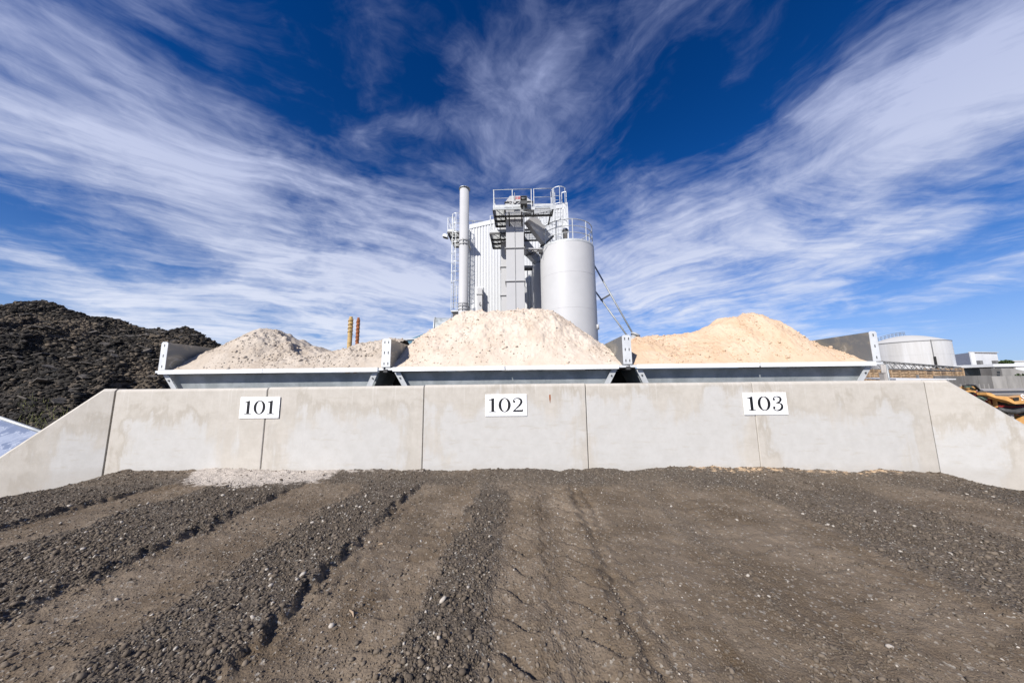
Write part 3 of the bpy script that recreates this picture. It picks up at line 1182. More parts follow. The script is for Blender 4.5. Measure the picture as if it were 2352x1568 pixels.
build_sign('101', (556, 911, 640, 960), 'white plate reading 101 over a wall joint')
build_sign('102', (1116, 906, 1209, 954), 'white plate reading 102 in the middle of one wall panel')
build_sign('103', (1706, 902, 1807, 951), 'white plate reading 103 below the peach sand')


# ================================================================ FEED HOPPERS
HY = 4.80                               # front rim
RIM_T = (P(1000, 841.3, HY).z + P(1700, 834, HY).z) / 2
RIM_H = .064
X_ = lambda px: P(px, 842, HY).x
PLATE_TOP = RIM_T + .445
BACK_Y = 7.7

hop_px = [
    dict(rail=(357, 881), boards=((366, 604.3), (605.3, 868)), body=(369, 866)),
    dict(rail=(885, 1442), boards=((902.5, 1159), (1162.5, 1421)), body=(903, 1420)),
    dict(rail=(1447, 2031), boards=((1462.5, 1743), (1747, 2012)), body=(1463, 2011)),
]
hop_lab = ['galvanised feed hopper heaped with grey sand above the 101 sign',
           'galvanised feed hopper heaped with cream sand above the 102 sign',
           'galvanised feed hopper heaped with peach sand above the 103 sign']


def side_plate(root, xa, xb, faces, slots, ox):
    """upright side plates with a folded front flange; xa..xb is the flange, faces = which edges carry a plate"""
    fl = MB()
    c = .022
    z0, z1 = RIM_T + .003, PLATE_TOP
    y0, y1 = HY - .012, HY - .006
    fl.prism([(xa, y0, z0), (xb, y0, z0), (xb, y0, z1 - c), (xb - c, y0, z1), (xa + c, y0, z1), (xa, y0, z1 - c)], (0, .006, 0))
    pl = None
    for k, f in enumerate(faces):
        m = MB()
        if f == 'r':
            m.box(xb - .008, xb - .001, y1 + .001, BACK_Y, RIM_T - .004, z1 - .012)
            m.box(xb - .045, xb - .009, y1 + .001, BACK_Y, z1 - .020, z1 - .012)
        else:
            m.box(xa + .001, xa + .008, y1 + .001, BACK_Y, RIM_T - .004, z1 - .012)
            m.box(xa + .009, xa + .045, y1 + .001, BACK_Y, z1 - .020, z1 - .012)
        p = m.build('side_plate', 'stained_plate', root)
        if pl is None:
            pl = p
    fo = fl.build('flange', 'galv_bright', pl)
    cols = [.5] if slots == 1 else [.30, .74]
    for cc in cols:
        for zz in (.12, .5, .87):
            sx, szz = xa + (xb - xa) * cc, z0 + (z1 - z0) * zz
            m = MB()
            m.prism([(sx + .0075 * math.cos(t) , y0 - .0015, szz + (.014 if math.sin(t) > 0 else -.014) + .0075 * math.sin(t)) for t in (2 * math.pi * q / 12 + .01 for q in range(12))], (0, .0012, 0))
            m.build('slot', 'dark_steel', pl)
    return pl


def build_hoppers():
    for i, (h, lab) in enumerate(zip(hop_px, hop_lab)):
        xa, xb = X_(h['body'][0]), X_(h['body'][1])
        root = empty('feed_hopper', ((xa + xb) / 2, 6.2, GROUND_Z), lab, 'hopper', 'feed hoppers in a row behind the wall')
        root_loc = root.location.copy()
        inv = Matrix.Translation(-root_loc)
        first = len(bpy.data.objects)
        parts = []

        def B(mb, name, mat, parent=root, **k):
            o = mb.build(name, mat, parent, **k)
            return o
        ra, rb = X_(h['rail'][0]), X_(h['rail'][1])
        off = tuple(-c for c in root_loc)
        def sh(mb):
            mb.v = [(x + off[0], y + off[1], z + off[2]) for x, y, z in mb.v]
            return mb
        B(sh(MB().box(ra, rb, HY + .004, HY + .055, RIM_T - .046, RIM_T - .010)), 'rail', 'galv_bright', bevel=.004)
        for a, b in h['boards']:
            m = MB()
            x0, x1 = X_(a), X_(b)
            m.box(x0, x1, HY - .012, HY, RIM_T - RIM_H, RIM_T)
            m.box(x0, x1, HY + .001, HY + .10, RIM_T - .006, RIM_T)
            B(sh(m), 'rim_board', 'galv_rim')
        # front sheet: leans back and in towards the belt below
        zt, zb = RIM_T - .07, .30
        yt, yb = HY + .13, HY + .13 + .20
        ins = .47
        fa, fb = xa + .005, xb - .005
        m = MB()
        t = .006
        m.hexa([(fa + ins, yb, zb), (fb - ins, yb, zb), (fb - ins, yb + t, zb), (fa + ins, yb + t, zb),
                (fa, yt, zt), (fb, yt, zt), (fb, yt + t, zt), (fa, yt + t, zt)])
        fp = B(sh(m), 'front_sheet', 'galv_sheet')
        m = MB().box(fa, fb, HY + .06, yt + t, zt + .002, zt + .008)
        B(sh(m), 'top_fold', 'galv_dark')
        for s, e in ((1, fa), (-1, fb)):
            m = MB()
            w = .085
            k = .085
            m.hexa([(e + s * (ins - .004), yb - k, zb), (e + s * (ins + w), yb - k, zb), (e + s * (ins + w), yb - k + .008, zb), (e + s * (ins - .004), yb - k + .008, zb),
                    (e - s * .004, yt - k, zt), (e + s * w, yt - k, zt), (e + s * w, yt - k + .008, zt), (e - s * .004, yt - k + .008, zt)])
            cf = B(sh(m), 'corner_flange', 'galv_bright')
            for q in (.10, .38, .7):
                bx = e + s * (ins * q + w * .45)
                by = yt + (yb - yt) * q - k
                bz = zt + (zb - zt) * q
                m = MB().tube([(bx, by + .002, bz), (bx, by - .012, bz)], .0125, 6, smooth=False)
                B(sh(m), 'bolt', 'dark_steel', cf)
            # side sheet
            m = MB()
            m.hexa([(e + s * ins, yb, zb), (e + s * (ins + .006), yb, zb), (e + s * (ins + .006), 7.1, zb), (e + s * ins, 7.1, zb),
                    (e, yt + .02, RIM_T - .01), (e + s * .006, yt + .02, RIM_T - .01), (e + s * .006, BACK_Y, RIM_T - .01), (e, BACK_Y, RIM_T - .01)])
            B(sh(m), 'side_sheet', 'galv_sheet')
        m = MB()
        m.hexa([(fa + ins, 7.1, zb), (fb - ins, 7.1, zb), (fb - ins, 7.106, zb), (fa + ins, 7.106, zb),
                (fa, BACK_Y, RIM_T), (fb, BACK_Y, RIM_T), (fb, BACK_Y + .006, RIM_T), (fa, BACK_Y + .006, RIM_T)])
        B(sh(m), 'back_sheet', 'galv_sheet')
        for lx in (fa + .3, fb - .3):
            for ly in (5.45, 7.2):
                m = MB().box(lx - .06, lx + .06, ly - .06, ly + .06, GROUND_Z, .5)
                B(sh(m), 'leg', 'galv_dark')
        m = MB().box(fa + .2, fb - .2, 5.4, 7.2, .12, .295)
        B(sh(m), 'belt_trough', 'frame_black')
        # uprights between the hoppers and at the row's ends
        def sp(xa_, xb_, faces, slots):
            p = side_plate(root, xa_, xb_, faces, slots, 0)
            for o in [o for o in root.children if o.name.startswith('side_plate')]:
                if o.get('_m'):
                    continue
                o['_m'] = 1
                for q in [o] + list(o.children):
                    q.data.transform(inv)
        if i == 0:
            sp(X_(366), X_(381), 'r', 1)
        if i == 1:
            sp(X_(876.4), X_(896.5), 'rl', 2)
            sp(X_(1431.8), X_(1452), 'lr', 2)
        if i == 2:
            sp(X_(2006.5), X_(2024), 'l', 1)
        for o in root.children:
            if '_m' in o:
                del o['_m']
    # dark steel frames in the gaps between hoppers
    for pa, pb, lab in ((846, 926, 'black steel frame in the gap between grey and cream sand hoppers'),
                        (1400, 1486, 'black steel frame in the gap between cream and peach sand hoppers')):
        x0, x1 = X_(pa), X_(pb)
        root = empty('hopper_frame', ((x0 + x1) / 2, 5.6, GROUND_Z), lab, 'frame', 'steel frames between hoppers')
        w = (x1 - x0) / 2
        zt = RIM_T - .06 - GROUND_Z
        MB().box(-w + .02, w - .02, .10, .13, .9, zt).build('web_plate', 'frame_black', root)
        for s in (-1, 1):
            MB().box(s * (w * .35) - .05, s * (w * .35) + .05, .14, .24, 0, zt).build('column', 'frame_black', root)
        MB().box(-.03, .03, -.81, .05, zt - .02, zt + .03).build('spacer', 'dark_steel', root)


build_hoppers()


# ================================================================ SAND IN THE HOPPERS
def build_pile(name_label, sil, Yc, xa, xb, mat, seed, rough=1.0, scarp=None, clods=2500, group='sand piles in the feed hoppers'):
    pts = sorted([(P(px, py, Yc).x, P(px, py, Yc).z) for px, py in sil])
    sx = np.array([p[0] for p in pts])
    sz = np.array([p[1] for p in pts])
    y0 = HY + .045
    y1 = BACK_Y - .02
    xs = np.linspace(xa, xb, int((xb - xa) / .0115))
    ys = np.concatenate([np.arange(y0, Yc + .25, .0115), np.arange(Yc + .25, y1, .035)])
    zbase = RIM_T - .012

    def height(X, Y):
        A = np.interp(X, sx, sz) - zbase
        t = np.clip((Y - y0) / (Yc - y0), 0, 1)
        G = .42 * t + .58 * np.sin(np.pi / 2 * t)
        tb = np.clip((Y - Yc) / (y1 - Yc), 0, 1)
        G = np.where(Y > Yc, 1 - .75 * tb ** 1.3, G)
        H = zbase + A * G
        if scarp is not None:
            (ax, ay), (bx, by), dep = scarp
            ux, uy = bx - ax, by - ay
            L = math.hypot(ux, uy)
            ux /= L
            uy /= L
            wob = fbm(X * 4, Y * 4, 3, .6, seed + 40) * .22
            sN = (X - ax) * -uy + (Y - ay) * ux + wob
            sT = ((X - ax) * ux + (Y - ay) * uy) / L
            H = H - dep * sstep(sN, -.02, .07) * (1 - sstep(sN, .10, .75)) * sstep(sT, -.08, .12) * (1 - sstep(sT, .55, 1.05))
        edge = np.minimum(1, .12 + G * 1.6)
        n = .16 * fbm(X * 1.6, Y * 1.6, 3, .5, seed) + .075 * fbm(X * 6, Y * 6, 3, .55, seed + 3)
        lum = fbm(X * 15, Y * 15, 3, .6, seed + 6)
        n = n + .050 * rough * lum + .030 * rough * np.maximum(fbm(X * 30, Y * 30, 2, .6, seed + 9), .08)
        pit = np.maximum(fbm(X * 19, Y * 19, 2, .5, seed + 13) - .20, 0)
        n = n - .13 * rough * pit
        return H + n * edge
    X, Y = np.meshgrid(xs, ys)
    Z = height(X, Y)
    o = grid_mesh('sand_pile', X, Y, Z, mat)
    me = o.data
    cx, cy = (xa + xb) / 2, (y0 + y1) / 2
    me.transform(Matrix.Translation((-cx, -cy, -zbase)))
    o.location = (cx, cy, zbase)
    set_props(o, name_label, 'sand pile', group)
    n = clods
    cxs = rng.uniform(xa + .03, xb - .03, n)
    cys = y0 + .02 + (Yc - y0 + .1) * rng.uniform(0, 1, n) ** .9
    r = np.clip(rng.lognormal(math.log(.0085), .5, n), .004, .034)
    msk = fbm(cxs * 3, cys * 3, 3, .6, seed + 20) > -.06
    cxs, cys, r = cxs[msk], cys[msk], r[msk]
    czs = height(cxs, cys) + r * .2
    pos = np.stack([cxs - cx, cys - cy, czs - zbase], -1)
    c = stones('clods', pos, r, np.full(len(r), .5), mat, o, base='ico', jitter=.28, flat=.75)
    c['kind'] = 'stuff'
    return o


S1 = [(470, 812), (500, 803), (520, 797), (545, 781), (575, 763), (600, 753), (615, 751), (640, 757), (665, 766), (700, 786), (735, 802),
      (770, 806), (800, 803), (830, 792), (855, 784), (880, 779), (910, 777)]
S2 = [(900, 815), (930, 800), (960, 778), (985, 765), (1003, 752), (1030, 735), (1060, 722), (1100, 718), (1140, 716), (1180, 715), (1215, 711),
      (1240, 709), (1265, 714), (1290, 728), (1310, 742), (1340, 762), (1370, 785), (1390, 800), (1420, 820)]
S3 = [(1425, 790), (1462, 775), (1500, 770), (1530, 768), (1560, 766), (1600, 757), (1640, 742), (1665, 730), (1690, 726), (1705, 722), (1720, 716),
      (1735, 720), (1752, 730), (1770, 739), (1782, 750), (1800, 768), (1817, 777), (1847, 793), (1876, 802), (1899, 812), (1930, 822)]
ap = P(640, 757, 5.7)
build_pile('heap of pale grey sand with a slumped flank in the 101 hopper', S1, 5.75, X_(381) + .002, X_(876.4) - .002, 'sand_grey', 100, 1.15,
           scarp=((ap.x - .1, 5.85), (ap.x + 1.05, 5.05), .16), clods=2200)
build_pile('broad heap of lumpy cream sand in the 102 hopper', S2, 6.2, X_(896.5) + .002, X_(1431.8) - .002, 'sand_cream', 200, 1.15, clods=2000)
build_pile('pointed heap of peach coloured sand in the 103 hopper', S3, 5.9, X_(1452) + .002, X_(2006.5) - .002, 'sand_peach', 300, .95, clods=1800)


# ================================================================ MIXING PLANT
def c1(x, y, Y):
    return P(976 + x * .2197, 402 + y * .2197, Y)


def c3(x, y, Y):
    return P(1102.5 + x * .1172, 413.4 + y * .1172, Y)


GZ = GROUND_Z


def shift(mb, loc):
    mb.v = [(x - loc[0], y - loc[1], z - loc[2]) for x, y, z in mb.v]
    return mb


class Thing:
    """an Empty at a thing's base; parts are given in world coordinates"""
    def __init__(self, name, loc, label, cat, group=None):
        self.o = empty(name, loc, label, cat, group)
        self.loc = tuple(loc)

    def part(self, mb, name, mat, parent=None, **k):
        return shift(mb, self.loc).build(name, mat, parent or self.o, **k)


def ring_pts(cx, cy, z, r, a0, a1, n):
    return [(cx + r * math.cos(a0 + (a1 - a0) * k / n), cy + r * math.sin(a0 + (a1 - a0) * k / n), z) for k in range(n + 1)]


# ---- clad tower
TY = 24.0


def build_tower():
    xl, xr = c1(466, 900, TY).x, c1(1508, 900, TY).x
    zl, zr = c1(466, 520, TY).z, c1(1508, 288, TY).z
    T = Thing('clad_tower', ((xl + xr) / 2, TY + 3, GZ), 'tall white ribbed cladding tower with slanted roof line behind the elevators', 'tower')
    roof = lambda x: zl + (zr - zl) * (x - xl) / (xr - xl)
    D = 6.5
    T.part(MB().hexa([(xl + .06, TY + .10, GZ), (xr - .06, TY + .10, GZ), (xr - .06, TY + D, GZ), (xl + .06, TY + D, GZ),
                      (xl + .06, TY + .10, roof(xl) - .08), (xr - .06, TY + .10, roof(xr) - .08), (xr - .06, TY + D, roof(xr) - .08), (xl + .06, TY + D, roof(xl) - .08)]),
           'core_wall', 'cladding_white')
    n = 34
    w = (xr - xl) / n
    for i in range(n):
        a = xl + w * i
        zt = roof(a) - .33
        zt2 = roof(a + w) - .33
        rb = w * .30
        pr = [(0, .045), (.010, .045), (.022, 0), (w - rb - .012, 0), (w - rb, .045), (w - .001, .045)]
        m = MB()
        vs = [(a + px, TY + py, GZ) for px, py in pr] + [(a + px, TY + py, zt + (zt2 - zt) * px / w) for px, py in pr]
        k = len(pr)
        m.add(vs, [(j, j + 1, k + j + 1, k + j) for j in range(k - 1)])
        T.part(m, 'cladding_sheet', 'cladding_white')
    T.part(MB().prism([(xl - .03, TY - .03, roof(xl) - .36), (xr + .03, TY - .03, roof(xr) - .36), (xr + .03, TY - .03, roof(xr)), (xl - .03, TY - .03, roof(xl))], (0, .12, 0)),
           'eaves_flashing', 'cladding_white')
    T.part(MB().box(xr - .14, xr + .05, TY - .035, TY + .2, GZ, roof(xr) - .37), 'corner_trim', 'cladding_white')
    T.part(MB().box(xl - .06, xl + .03, TY - .02, TY + .2, GZ, roof(xl) - .37), 'corner_trim', 'galv_dark')
    T.part(MB().tube([(xl - .02, TY - .12, GZ), (xl - .02, TY - .12, roof(xl) - .5)], .05, 8), 'downpipe', 'galv_rail')
    # rail along the low roof
    a, b = c1(455, 478, TY + 1.5), c1(615, 485, TY + 1.5)
    m = MB().tube([a, b], .03, 6)
    T.part(m, 'roof_rail', 'galv_dark')
    for t in (.28, .40, .95):
        p = a.lerp(b, t)
        T.part(MB().tube([p, (p.x, p.y, p.z - 1.3)], .025, 6), 'rail_post', 'galv_dark')
    # small duct box standing against the front
    p0, p1 = c1(548, 1190, TY - .6), c1(597, 1190, TY - .6)
    hh = c1(550, 1180, TY - .6).z
    DB = Thing('duct_box', ((p0.x + p1.x) / 2, TY - .4, GZ), 'slim grey duct box standing against the ribbed tower', 'duct')
    DB.part(MB().box(p0.x, p1.x, TY - .6, TY - .06, GZ, hh), 'casing', 'light_grey_paint')
    q = c1(570, 1243, TY - .6).z
    DB.part(MB().box(p0.x - .06, p1.x + .05, TY - .66, TY - .02, q - .04, q + .03), 'flange', 'hood_grey_paint')
    e = c1(577, 1352, TY - .6)
    DB.part(MB().tube([(e.x, TY - .62, e.z + .18), (e.x - .05, TY - .64, e.z - .05), (e.x + .05, TY - .64, e.z - .12), (e.x + .06, TY - .64, e.z - .02)], .02, 6), 'hook', 'dark_steel')
    a = c1(518, 1165, TY - .12)
    b = c1(608, 1165, TY - .12)
    DB.part(MB().box(a.x, b.x, TY - .05, TY - .01, GZ, a.z), 'back_panel', 'cladding_white')


build_tower()


# ---- chimney
def build_chimney():
    Yc = 19.6
    a, b = c1(357, 900, Yc), c1(456, 900, Yc)
    cx, r = (a.x + b.x) / 2, (b.x - a.x) / 2
    zt = c1(407, 122, Yc - r).z
    T = Thing('chimney_stack', (cx, Yc, GZ), 'slim light grey steel chimney with bolted top flange', 'chimney')
    T.part(MB().lathe(cx, Yc, [(r, GZ), (r, zt), (r * .93, zt), (r * .93, zt - .6)], 40), 'shell', 'light_grey_paint')
    T.part(MB().lathe(cx, Yc, [(r * .95, zt + .002), (r * 1.24, zt + .002), (r * 1.24, zt + .03), (r * .95, zt + .03)], 12, smooth=False), 'top_flange', 'galv_dark')
    for k in range(16):
        t = 2 * math.pi * k / 16
        m = MB().tube([(cx + r * 1.12 * math.cos(t), Yc + r * 1.12 * math.sin(t), zt - .03), (cx + r * 1.12 * math.cos(t), Yc + r * 1.12 * math.sin(t), zt + .055)], .018, 6)
        T.part(m, 'bolt', 'galv_rail')
    for y in (672, 708, 1334, 1360, 1395):
        z = c1(405, y, Yc - r).z
        ex = 1.14 if y not in (1334,) else 1.10
        T.part(MB().lathe(cx, Yc, [(r * .99, z - .035), (r * ex, z - .035), (r * ex, z + .035), (r * .99, z + .035)], 32, smooth=False), 'clamp_ring', 'hood_grey_paint')
    for y0, y1 in ((668, 712), (1352, 1400)):
        z0, z1 = c1(405, y1, Yc - r).z, c1(405, y0, Yc - r).z
        T.part(MB().box(cx - .04, cx + .0, Yc - r * 1.24, Yc - r * 1.01, z0 - .05, z1 + .05), 'clamp_lug', 'hood_grey_paint')
    for y in (690, 1378):
        z = c1(405, y, Yc - r).z
        T.part(MB().bar((cx + r * .9, Yc + .1, z), (cx + r * .9, Yc + .9, z), .10, .16), 'wall_bracket', 'hood_grey_paint')


build_chimney()


# ---- bucket elevators
def elevator(name_label, xa, xb, yt, Yf, depth, ys, centre_seam=True):
    a, b = c1(xa, 900, Yf), c1(xb, 900, Yf)
    T = Thing('bucket_elevator', ((a.x + b.x) / 2, Yf + depth / 2, GZ), name_label, 'elevator', 'bucket elevators of the plant')
    zt = c1(xa, yt, Yf).z
    mid = (a.x + b.x) / 2
    g = .012
    if centre_seam:
        T.part(MB().box(a.x, mid - g, Yf, Yf + depth, GZ, zt), 'leg_casing', 'light_grey_paint', bevel=.008)
        T.part(MB().box(mid + g, b.x, Yf, Yf + depth, GZ, zt), 'leg_casing', 'light_grey_paint', bevel=.008)
        T.part(MB().box(mid - g + .001, mid + g - .001, Yf + .05, Yf + depth - .05, GZ, zt - .01), 'seam_web', 'hood_grey_paint')
        T.part(MB().box(mid - g * .9, mid + g * .9, Yf - .035, Yf + .02, GZ, zt - .3), 'seam_rib', 'hood_grey_paint')
    else:
        T.part(MB().box(a.x, b.x, Yf, Yf + depth, GZ, zt), 'leg_casing', 'light_grey_paint', bevel=.008)
    for y in ys:
        z = c1(xa, y, Yf).z
        e = .075
        T.part(MB().box(a.x - e, b.x + e * .8, Yf - e, Yf + depth + e, z - .022, z + .018), 'flange', 'hood_grey_paint')
    return T, a, b, zt, mid


EY = 17.9
E1, ea, eb, ezt, emid = elevator('front twin-leg grey bucket elevator rising to the top platform', 850, 1037, 300, EY, 1.0, (765, 1110))
E2, fa_, fb_, fzt, fmid = elevator('second grey bucket elevator half hidden behind the front one', 796, 985, 560, 20.2, 1.0, (960, 1258))


def elevator_head(T, x0, x1, ytop, yhip, ybase, Yf, depth, topx0, topx1):
    a, b = c1(x0, yhip, Yf), c1(x1, yhip, Yf)
    zb = c1(x0, ybase, Yf).z
    zh = a.z
    zt = c1(x0, ytop, Yf).z
    t0, t1 = c1(topx0, ytop, Yf).x, c1(topx1, ytop, Yf).x
    T.part(MB().box(a.x, b.x, Yf, Yf + depth, zb, zh - .03), 'head_box', 'hood_grey_paint')
    T.part(MB().box(a.x - .05, b.x + .05, Yf - .06, Yf + depth + .05, zh - .03, zh + .01), 'head_flange', 'dark_steel')
    T.part(MB().prism([(a.x + .02, Yf, zh + .01), (b.x - .02, Yf, zh + .01), (b.x - .03, Yf, zh + .06), (t1, Yf, zt), (t0, Yf, zt), (a.x + .03, Yf, zh + .06)], (0, depth, 0)), 'hood', 'light_grey_paint', bevel=.01)
    return zb, zh, zt


HY1 = 17.75
zb1, zh1, zt1 = elevator_head(E1, 840, 1122, 221, 285, 330, HY1, 1.15, 888, 1032)
elevator_head(E2, 786, 1000, 500, 538, 580, 20.1, 1.15, 822, 930)
p = c1(938, 290, HY1)
E1.part(MB().tube([(p.x, HY1 - .002, p.z), (p.x, HY1 - .10, p.z)], .085, 14), 'shaft_bearing', 'hood_grey_paint')
E1.part(MB().tube([(p.x, HY1 - .05, p.z + .1), (p.x, HY1 - .05, p.z + .62)], .016, 6), 'spindle', 'hood_grey_paint')
for s in (-1, 1):
    E1.part(MB().bar((p.x + s * .12, HY1 - .03, p.z - .14), (p.x + s * .45, HY1 - .03, p.z + .12), .05, .05), 'brace', 'hood_grey_paint')
E1.part(MB().box(p.x - .14, p.x + .2, HY1 - .03, HY1 - .004, p.z - .33, p.z - .16), 'inspection_slot', 'dark_steel')


def logo():
    """red K G M letters on the hood"""
    o = c1(938, 252, HY1)
    e = c1(1014, 228, HY1)
    W, H = e.x - o.x, (e.z - o.z)
    m = {}
    k = MB()
    k.prism([(0, 0, 0), (.10, 0, 0), (.10, 0, 1), (0, 0, 1)], (0, .01, 0))
    k.prism([(.11, 0, .42), (.27, 0, 0), (.39, 0, 0), (.20, 0, .52), (.38, 0, 1), (.27, 0, 1), (.11, 0, .62)], (0, .01, 0))
    g = MB()
    g.prism([(.42, 0, .12), (.48, 0, 0), (.62, 0, 0), (.62, 0, .5), (.52, 0, .5), (.52, 0, .38), (.55, 0, .38), (.55, 0, .22), (.50, 0, .22), (.49, 0, .78), (.62, 0, .78), (.62, 0, 1), (.48, 0, 1), (.42, 0, .88)], (0, .01, 0))
    mm = MB()
    mm.prism([(.65, 0, 0), (.74, 0, 0), (.74, 0, .55), (.82, 0, .1), (.90, 0, .55), (.90, 0, 0), (1.0, 0, 0), (1.0, 0, 1), (.88, 0, 1), (.82, 0, .55), (.76, 0, 1), (.65, 0, 1)], (0, .01, 0))
    for q in (k, g, mm):
        q.v = [(o.x + x * W, HY1 - .014 + y, o.z + z * H) for x, y, z in q.v]
        E1.part(q, 'logo_letter', 'logo_red')


logo()


# ---- access platforms
def grating(x0, x1, y0, y1, z, along='y', step=.052, bw=.018):
    m = MB()
    if along == 'y':
        n = int((x1 - x0) / step)
        for i in range(n + 1):
            x = x0 + (x1 - x0) * i / n
            m.box(x - bw / 2, x + bw / 2, y0, y1, z - .03, z)
        for k in range(3):
            y = y0 + (y1 - y0) * (k + .5) / 3
            m.box(x0, x1, y - .008, y + .008, z - .012, z - .004)
    else:
        n = int((y1 - y0) / step)
        for i in range(n + 1):
            y = y0 + (y1 - y0) * i / n
            m.box(x0, x1, y - bw / 2, y + bw / 2, z - .03, z)
        for k in range(3):
            x = x0 + (x1 - x0) * (k + .5) / 3
            m.box(x - .008, x + .008, y0, y1, z - .012, z - .004)
    return m


def rail_run(T, pts, z, posts, toe=True, h=1.1, mat='galv_rail'):
    """guard rail along a polyline (x, y)"""
    top = [(x, y, z + h) for x, y in pts]
    mid = [(x, y, z + h * .52) for x, y in pts]
    T.part(MB().tube(top, .019, 8), 'top_rail', mat)
    T.part(MB().tube(mid, .014, 8), 'mid_rail', mat)
    if toe:
        for a, b in zip(pts[:-1], pts[1:]):
            T.part(MB().bar((*a, z + .09), (*b, z + .09), .008, .15), 'toe_board', mat)
    for a, b, ts in posts:
        for t in ts:
            x, y = a[0] + (b[0] - a[0]) * t, a[1] + (b[1] - a[1]) * t
            T.part(MB().box(x - .022, x + .022, y - .022, y + .022, z - .05, z + h - .01), 'rail_post', mat)


PY = 16.9
zp = c1(900, 338, PY).z
xa_, xb_ = c1(712, 338, PY).x, c1(1342, 352, PY).x
PB = PY + .85                       # back of the front strip
PL = PY + 2.0                       # the left wing runs further back
xe = ea.x - .03
T = Thing('access_platform', ((xa_ + xb_) / 2, PY + .5, zp), 'upper galvanised grating platform with railings around the front elevator head', 'platform', 'access platforms of the plant')
T.part(grating(xa_, xe, PY, PL, zp, 'x'), 'grating', 'galv_rail')
T.part(grating(xe + .06, xb_, PY, PB - .02, zp, 'y'), 'grating', 'galv_rail')
for x in (xa_, xe, (xe + xb_) / 2 - .25, (xe + xb_) / 2 + .28, xb_):
    yb = PL if x <= xe + .01 else PB
    T.part(MB().bar((x, PY, zp - .10), (x, yb, zp - .10), .06, .13), 'beam', 'dark_steel')
T.part(MB().bar((xa_, PY + .005, zp - .085), (xb_, PY + .005, zp - .085), .05, .10), 'edge_beam', 'galv_dark')
for y in (PB - .05, PY + 1.35, PL):
    T.part(MB().bar((xa_, y, zp - .10), (xe if y > PB else xb_, y, zp - .10), .06, .12), 'cross_beam', 'dark_steel')
j = c1(1118, 340, PY).x
rail_run(T, [(xa_, PL), (xa_, PY), (j, PY)], zp, [((xa_, PY), (j, PY), (0.02, .5, .99)), ((xa_, PY), (xa_, PL), (.33, .66, 1.0))])
rail_run(T, [(j + .12, PY), (xb_, PY), (xb_, PB)], zp, [((j + .12, PY), (xb_, PY), (0, .99)), ((xb_, PY), (xb_, PB), (1.0,))])
for x in (j + .06, xb_ - .05):
    T.part(MB().prism([(x - .16, PY - .035, zp - .02), (x + .16, PY - .035, zp - .02), (x + .10, PY - .035, zp - .20), (x - .10, PY - .035, zp - .20)], (0, .008, 0)), 'gusset', 'galv_rail')
for x in (xe + .25, eb.x - .1, xb_ - .1):
    T.part(MB().bar((x, PY + .25, zp - .16), (x - (.12 if x > eb.x else 0), EY - .03, zp - .62), .07, .07), 'knee_brace', 'dark_steel')
UP = T
# far rail on the back side of the platform
rail_run(T, [(c1(1300, 330, PY + 1.9).x - .55, PY + 1.9), (xb_, PY + 1.9)], zp, [((xb_ - .6, PY + 1.9), (xb_, PY + 1.9), (0, .5, 1))], toe=False)

# winch on the rail
a, b = c1(997, 252, PY - .1), c1(1068, 330, PY - .1)
Wn = Thing('winch', ((a.x + b.x) / 2, PY - .3, b.z), 'dark boxed winch with wire drum hung on the upper platform rail', 'winch')
w0, w1, z0, z1 = a.x, b.x, b.z, a.z
Wn.part(MB().box(w0, w0 + .03, PY - .42, PY - .04, z0, z1), 'cheek_plate', 'dark_steel')
Wn.part(MB().box(w1 - .03, w1, PY - .42, PY - .04, z0, z1), 'cheek_plate', 'dark_steel')
Wn.part(MB().box(w0 + .031, w1 - .031, PY - .42, PY - .04, z1 - .03, z1), 'roof_plate', 'dark_steel')
Wn.part(MB().box(w0 + .031, w1 - .031, PY - .40, PY - .04, z0, z0 + .20), 'base_box', 'dark_steel')
Wn.part(MB().box(w0 + .031, w1 - .031, PY - .07, PY - .045, z0 + .201, z1 - .031), 'back_plate', 'dark_steel')
Wn.part(MB().tube([(w0 + .05, PY - .24, z0 + .42), (w1 - .05, PY - .24, z0 + .42)], .13, 16), 'wire_drum', 'galv_dark')
Wn.part(MB().tube([(w0 + .2, PY - .3, z0), (w0 + .2, PY - .3, z0 - .9)], .012, 6), 'wire', 'galv_dark')
Wn.part(MB().tube([(w0 + .12, PY - .3, z0 - .42), (w0 + .62, PY - .3, z0 - .5)], .02, 6), 'hook_bar', 'galv_rail')

# lower platform on the second elevator: a left wing and a right wing
QY = 18.9
zq = c1(760, 596, QY).z
qa, qb = c1(680, 600, QY).x, c1(858, 600, QY).x
T = Thing('access_platform', ((qa + qb) / 2, QY + .5, zq), 'lower grating platform left of the front elevator at the second elevator head', 'platform', 'access platforms of the plant')
T.part(grating(qa, qb, QY, QY + 2.2, zq, 'x'), 'grating', 'galv_rail')
for x in (qa, (qa + qb) / 2 + .1, qb):
    T.part(MB().bar((x, QY, zq - .10), (x, QY + 2.2, zq - .10), .06, .13), 'beam', 'dark_steel')
for y in (QY, QY + .9, QY + 1.5, QY + 2.2):
    T.part(MB().bar((qa, y, zq - .10), (qb, y, zq - .10), .06, .12), 'cross_beam', 'dark_steel')
rail_run(T, [(qa, QY + 2.2), (qa, QY), (qb, QY)], zq, [((qa, QY), (qb, QY), (0.02, .6)), ((qa, QY), (qa, QY + 2.2), (.33, .66, 1.0))])
ra_, rb_ = c1(1040, 600, QY).x, c1(1205, 604, QY).x
T = Thing('access_platform', ((ra_ + rb_) / 2, QY + .5, zq), 'lower grating platform between the front elevator and the silo', 'platform', 'access platforms of the plant')
T.part(grating(ra_, rb_, QY, QY + 1.1, zq, 'y'), 'grating', 'galv_rail')
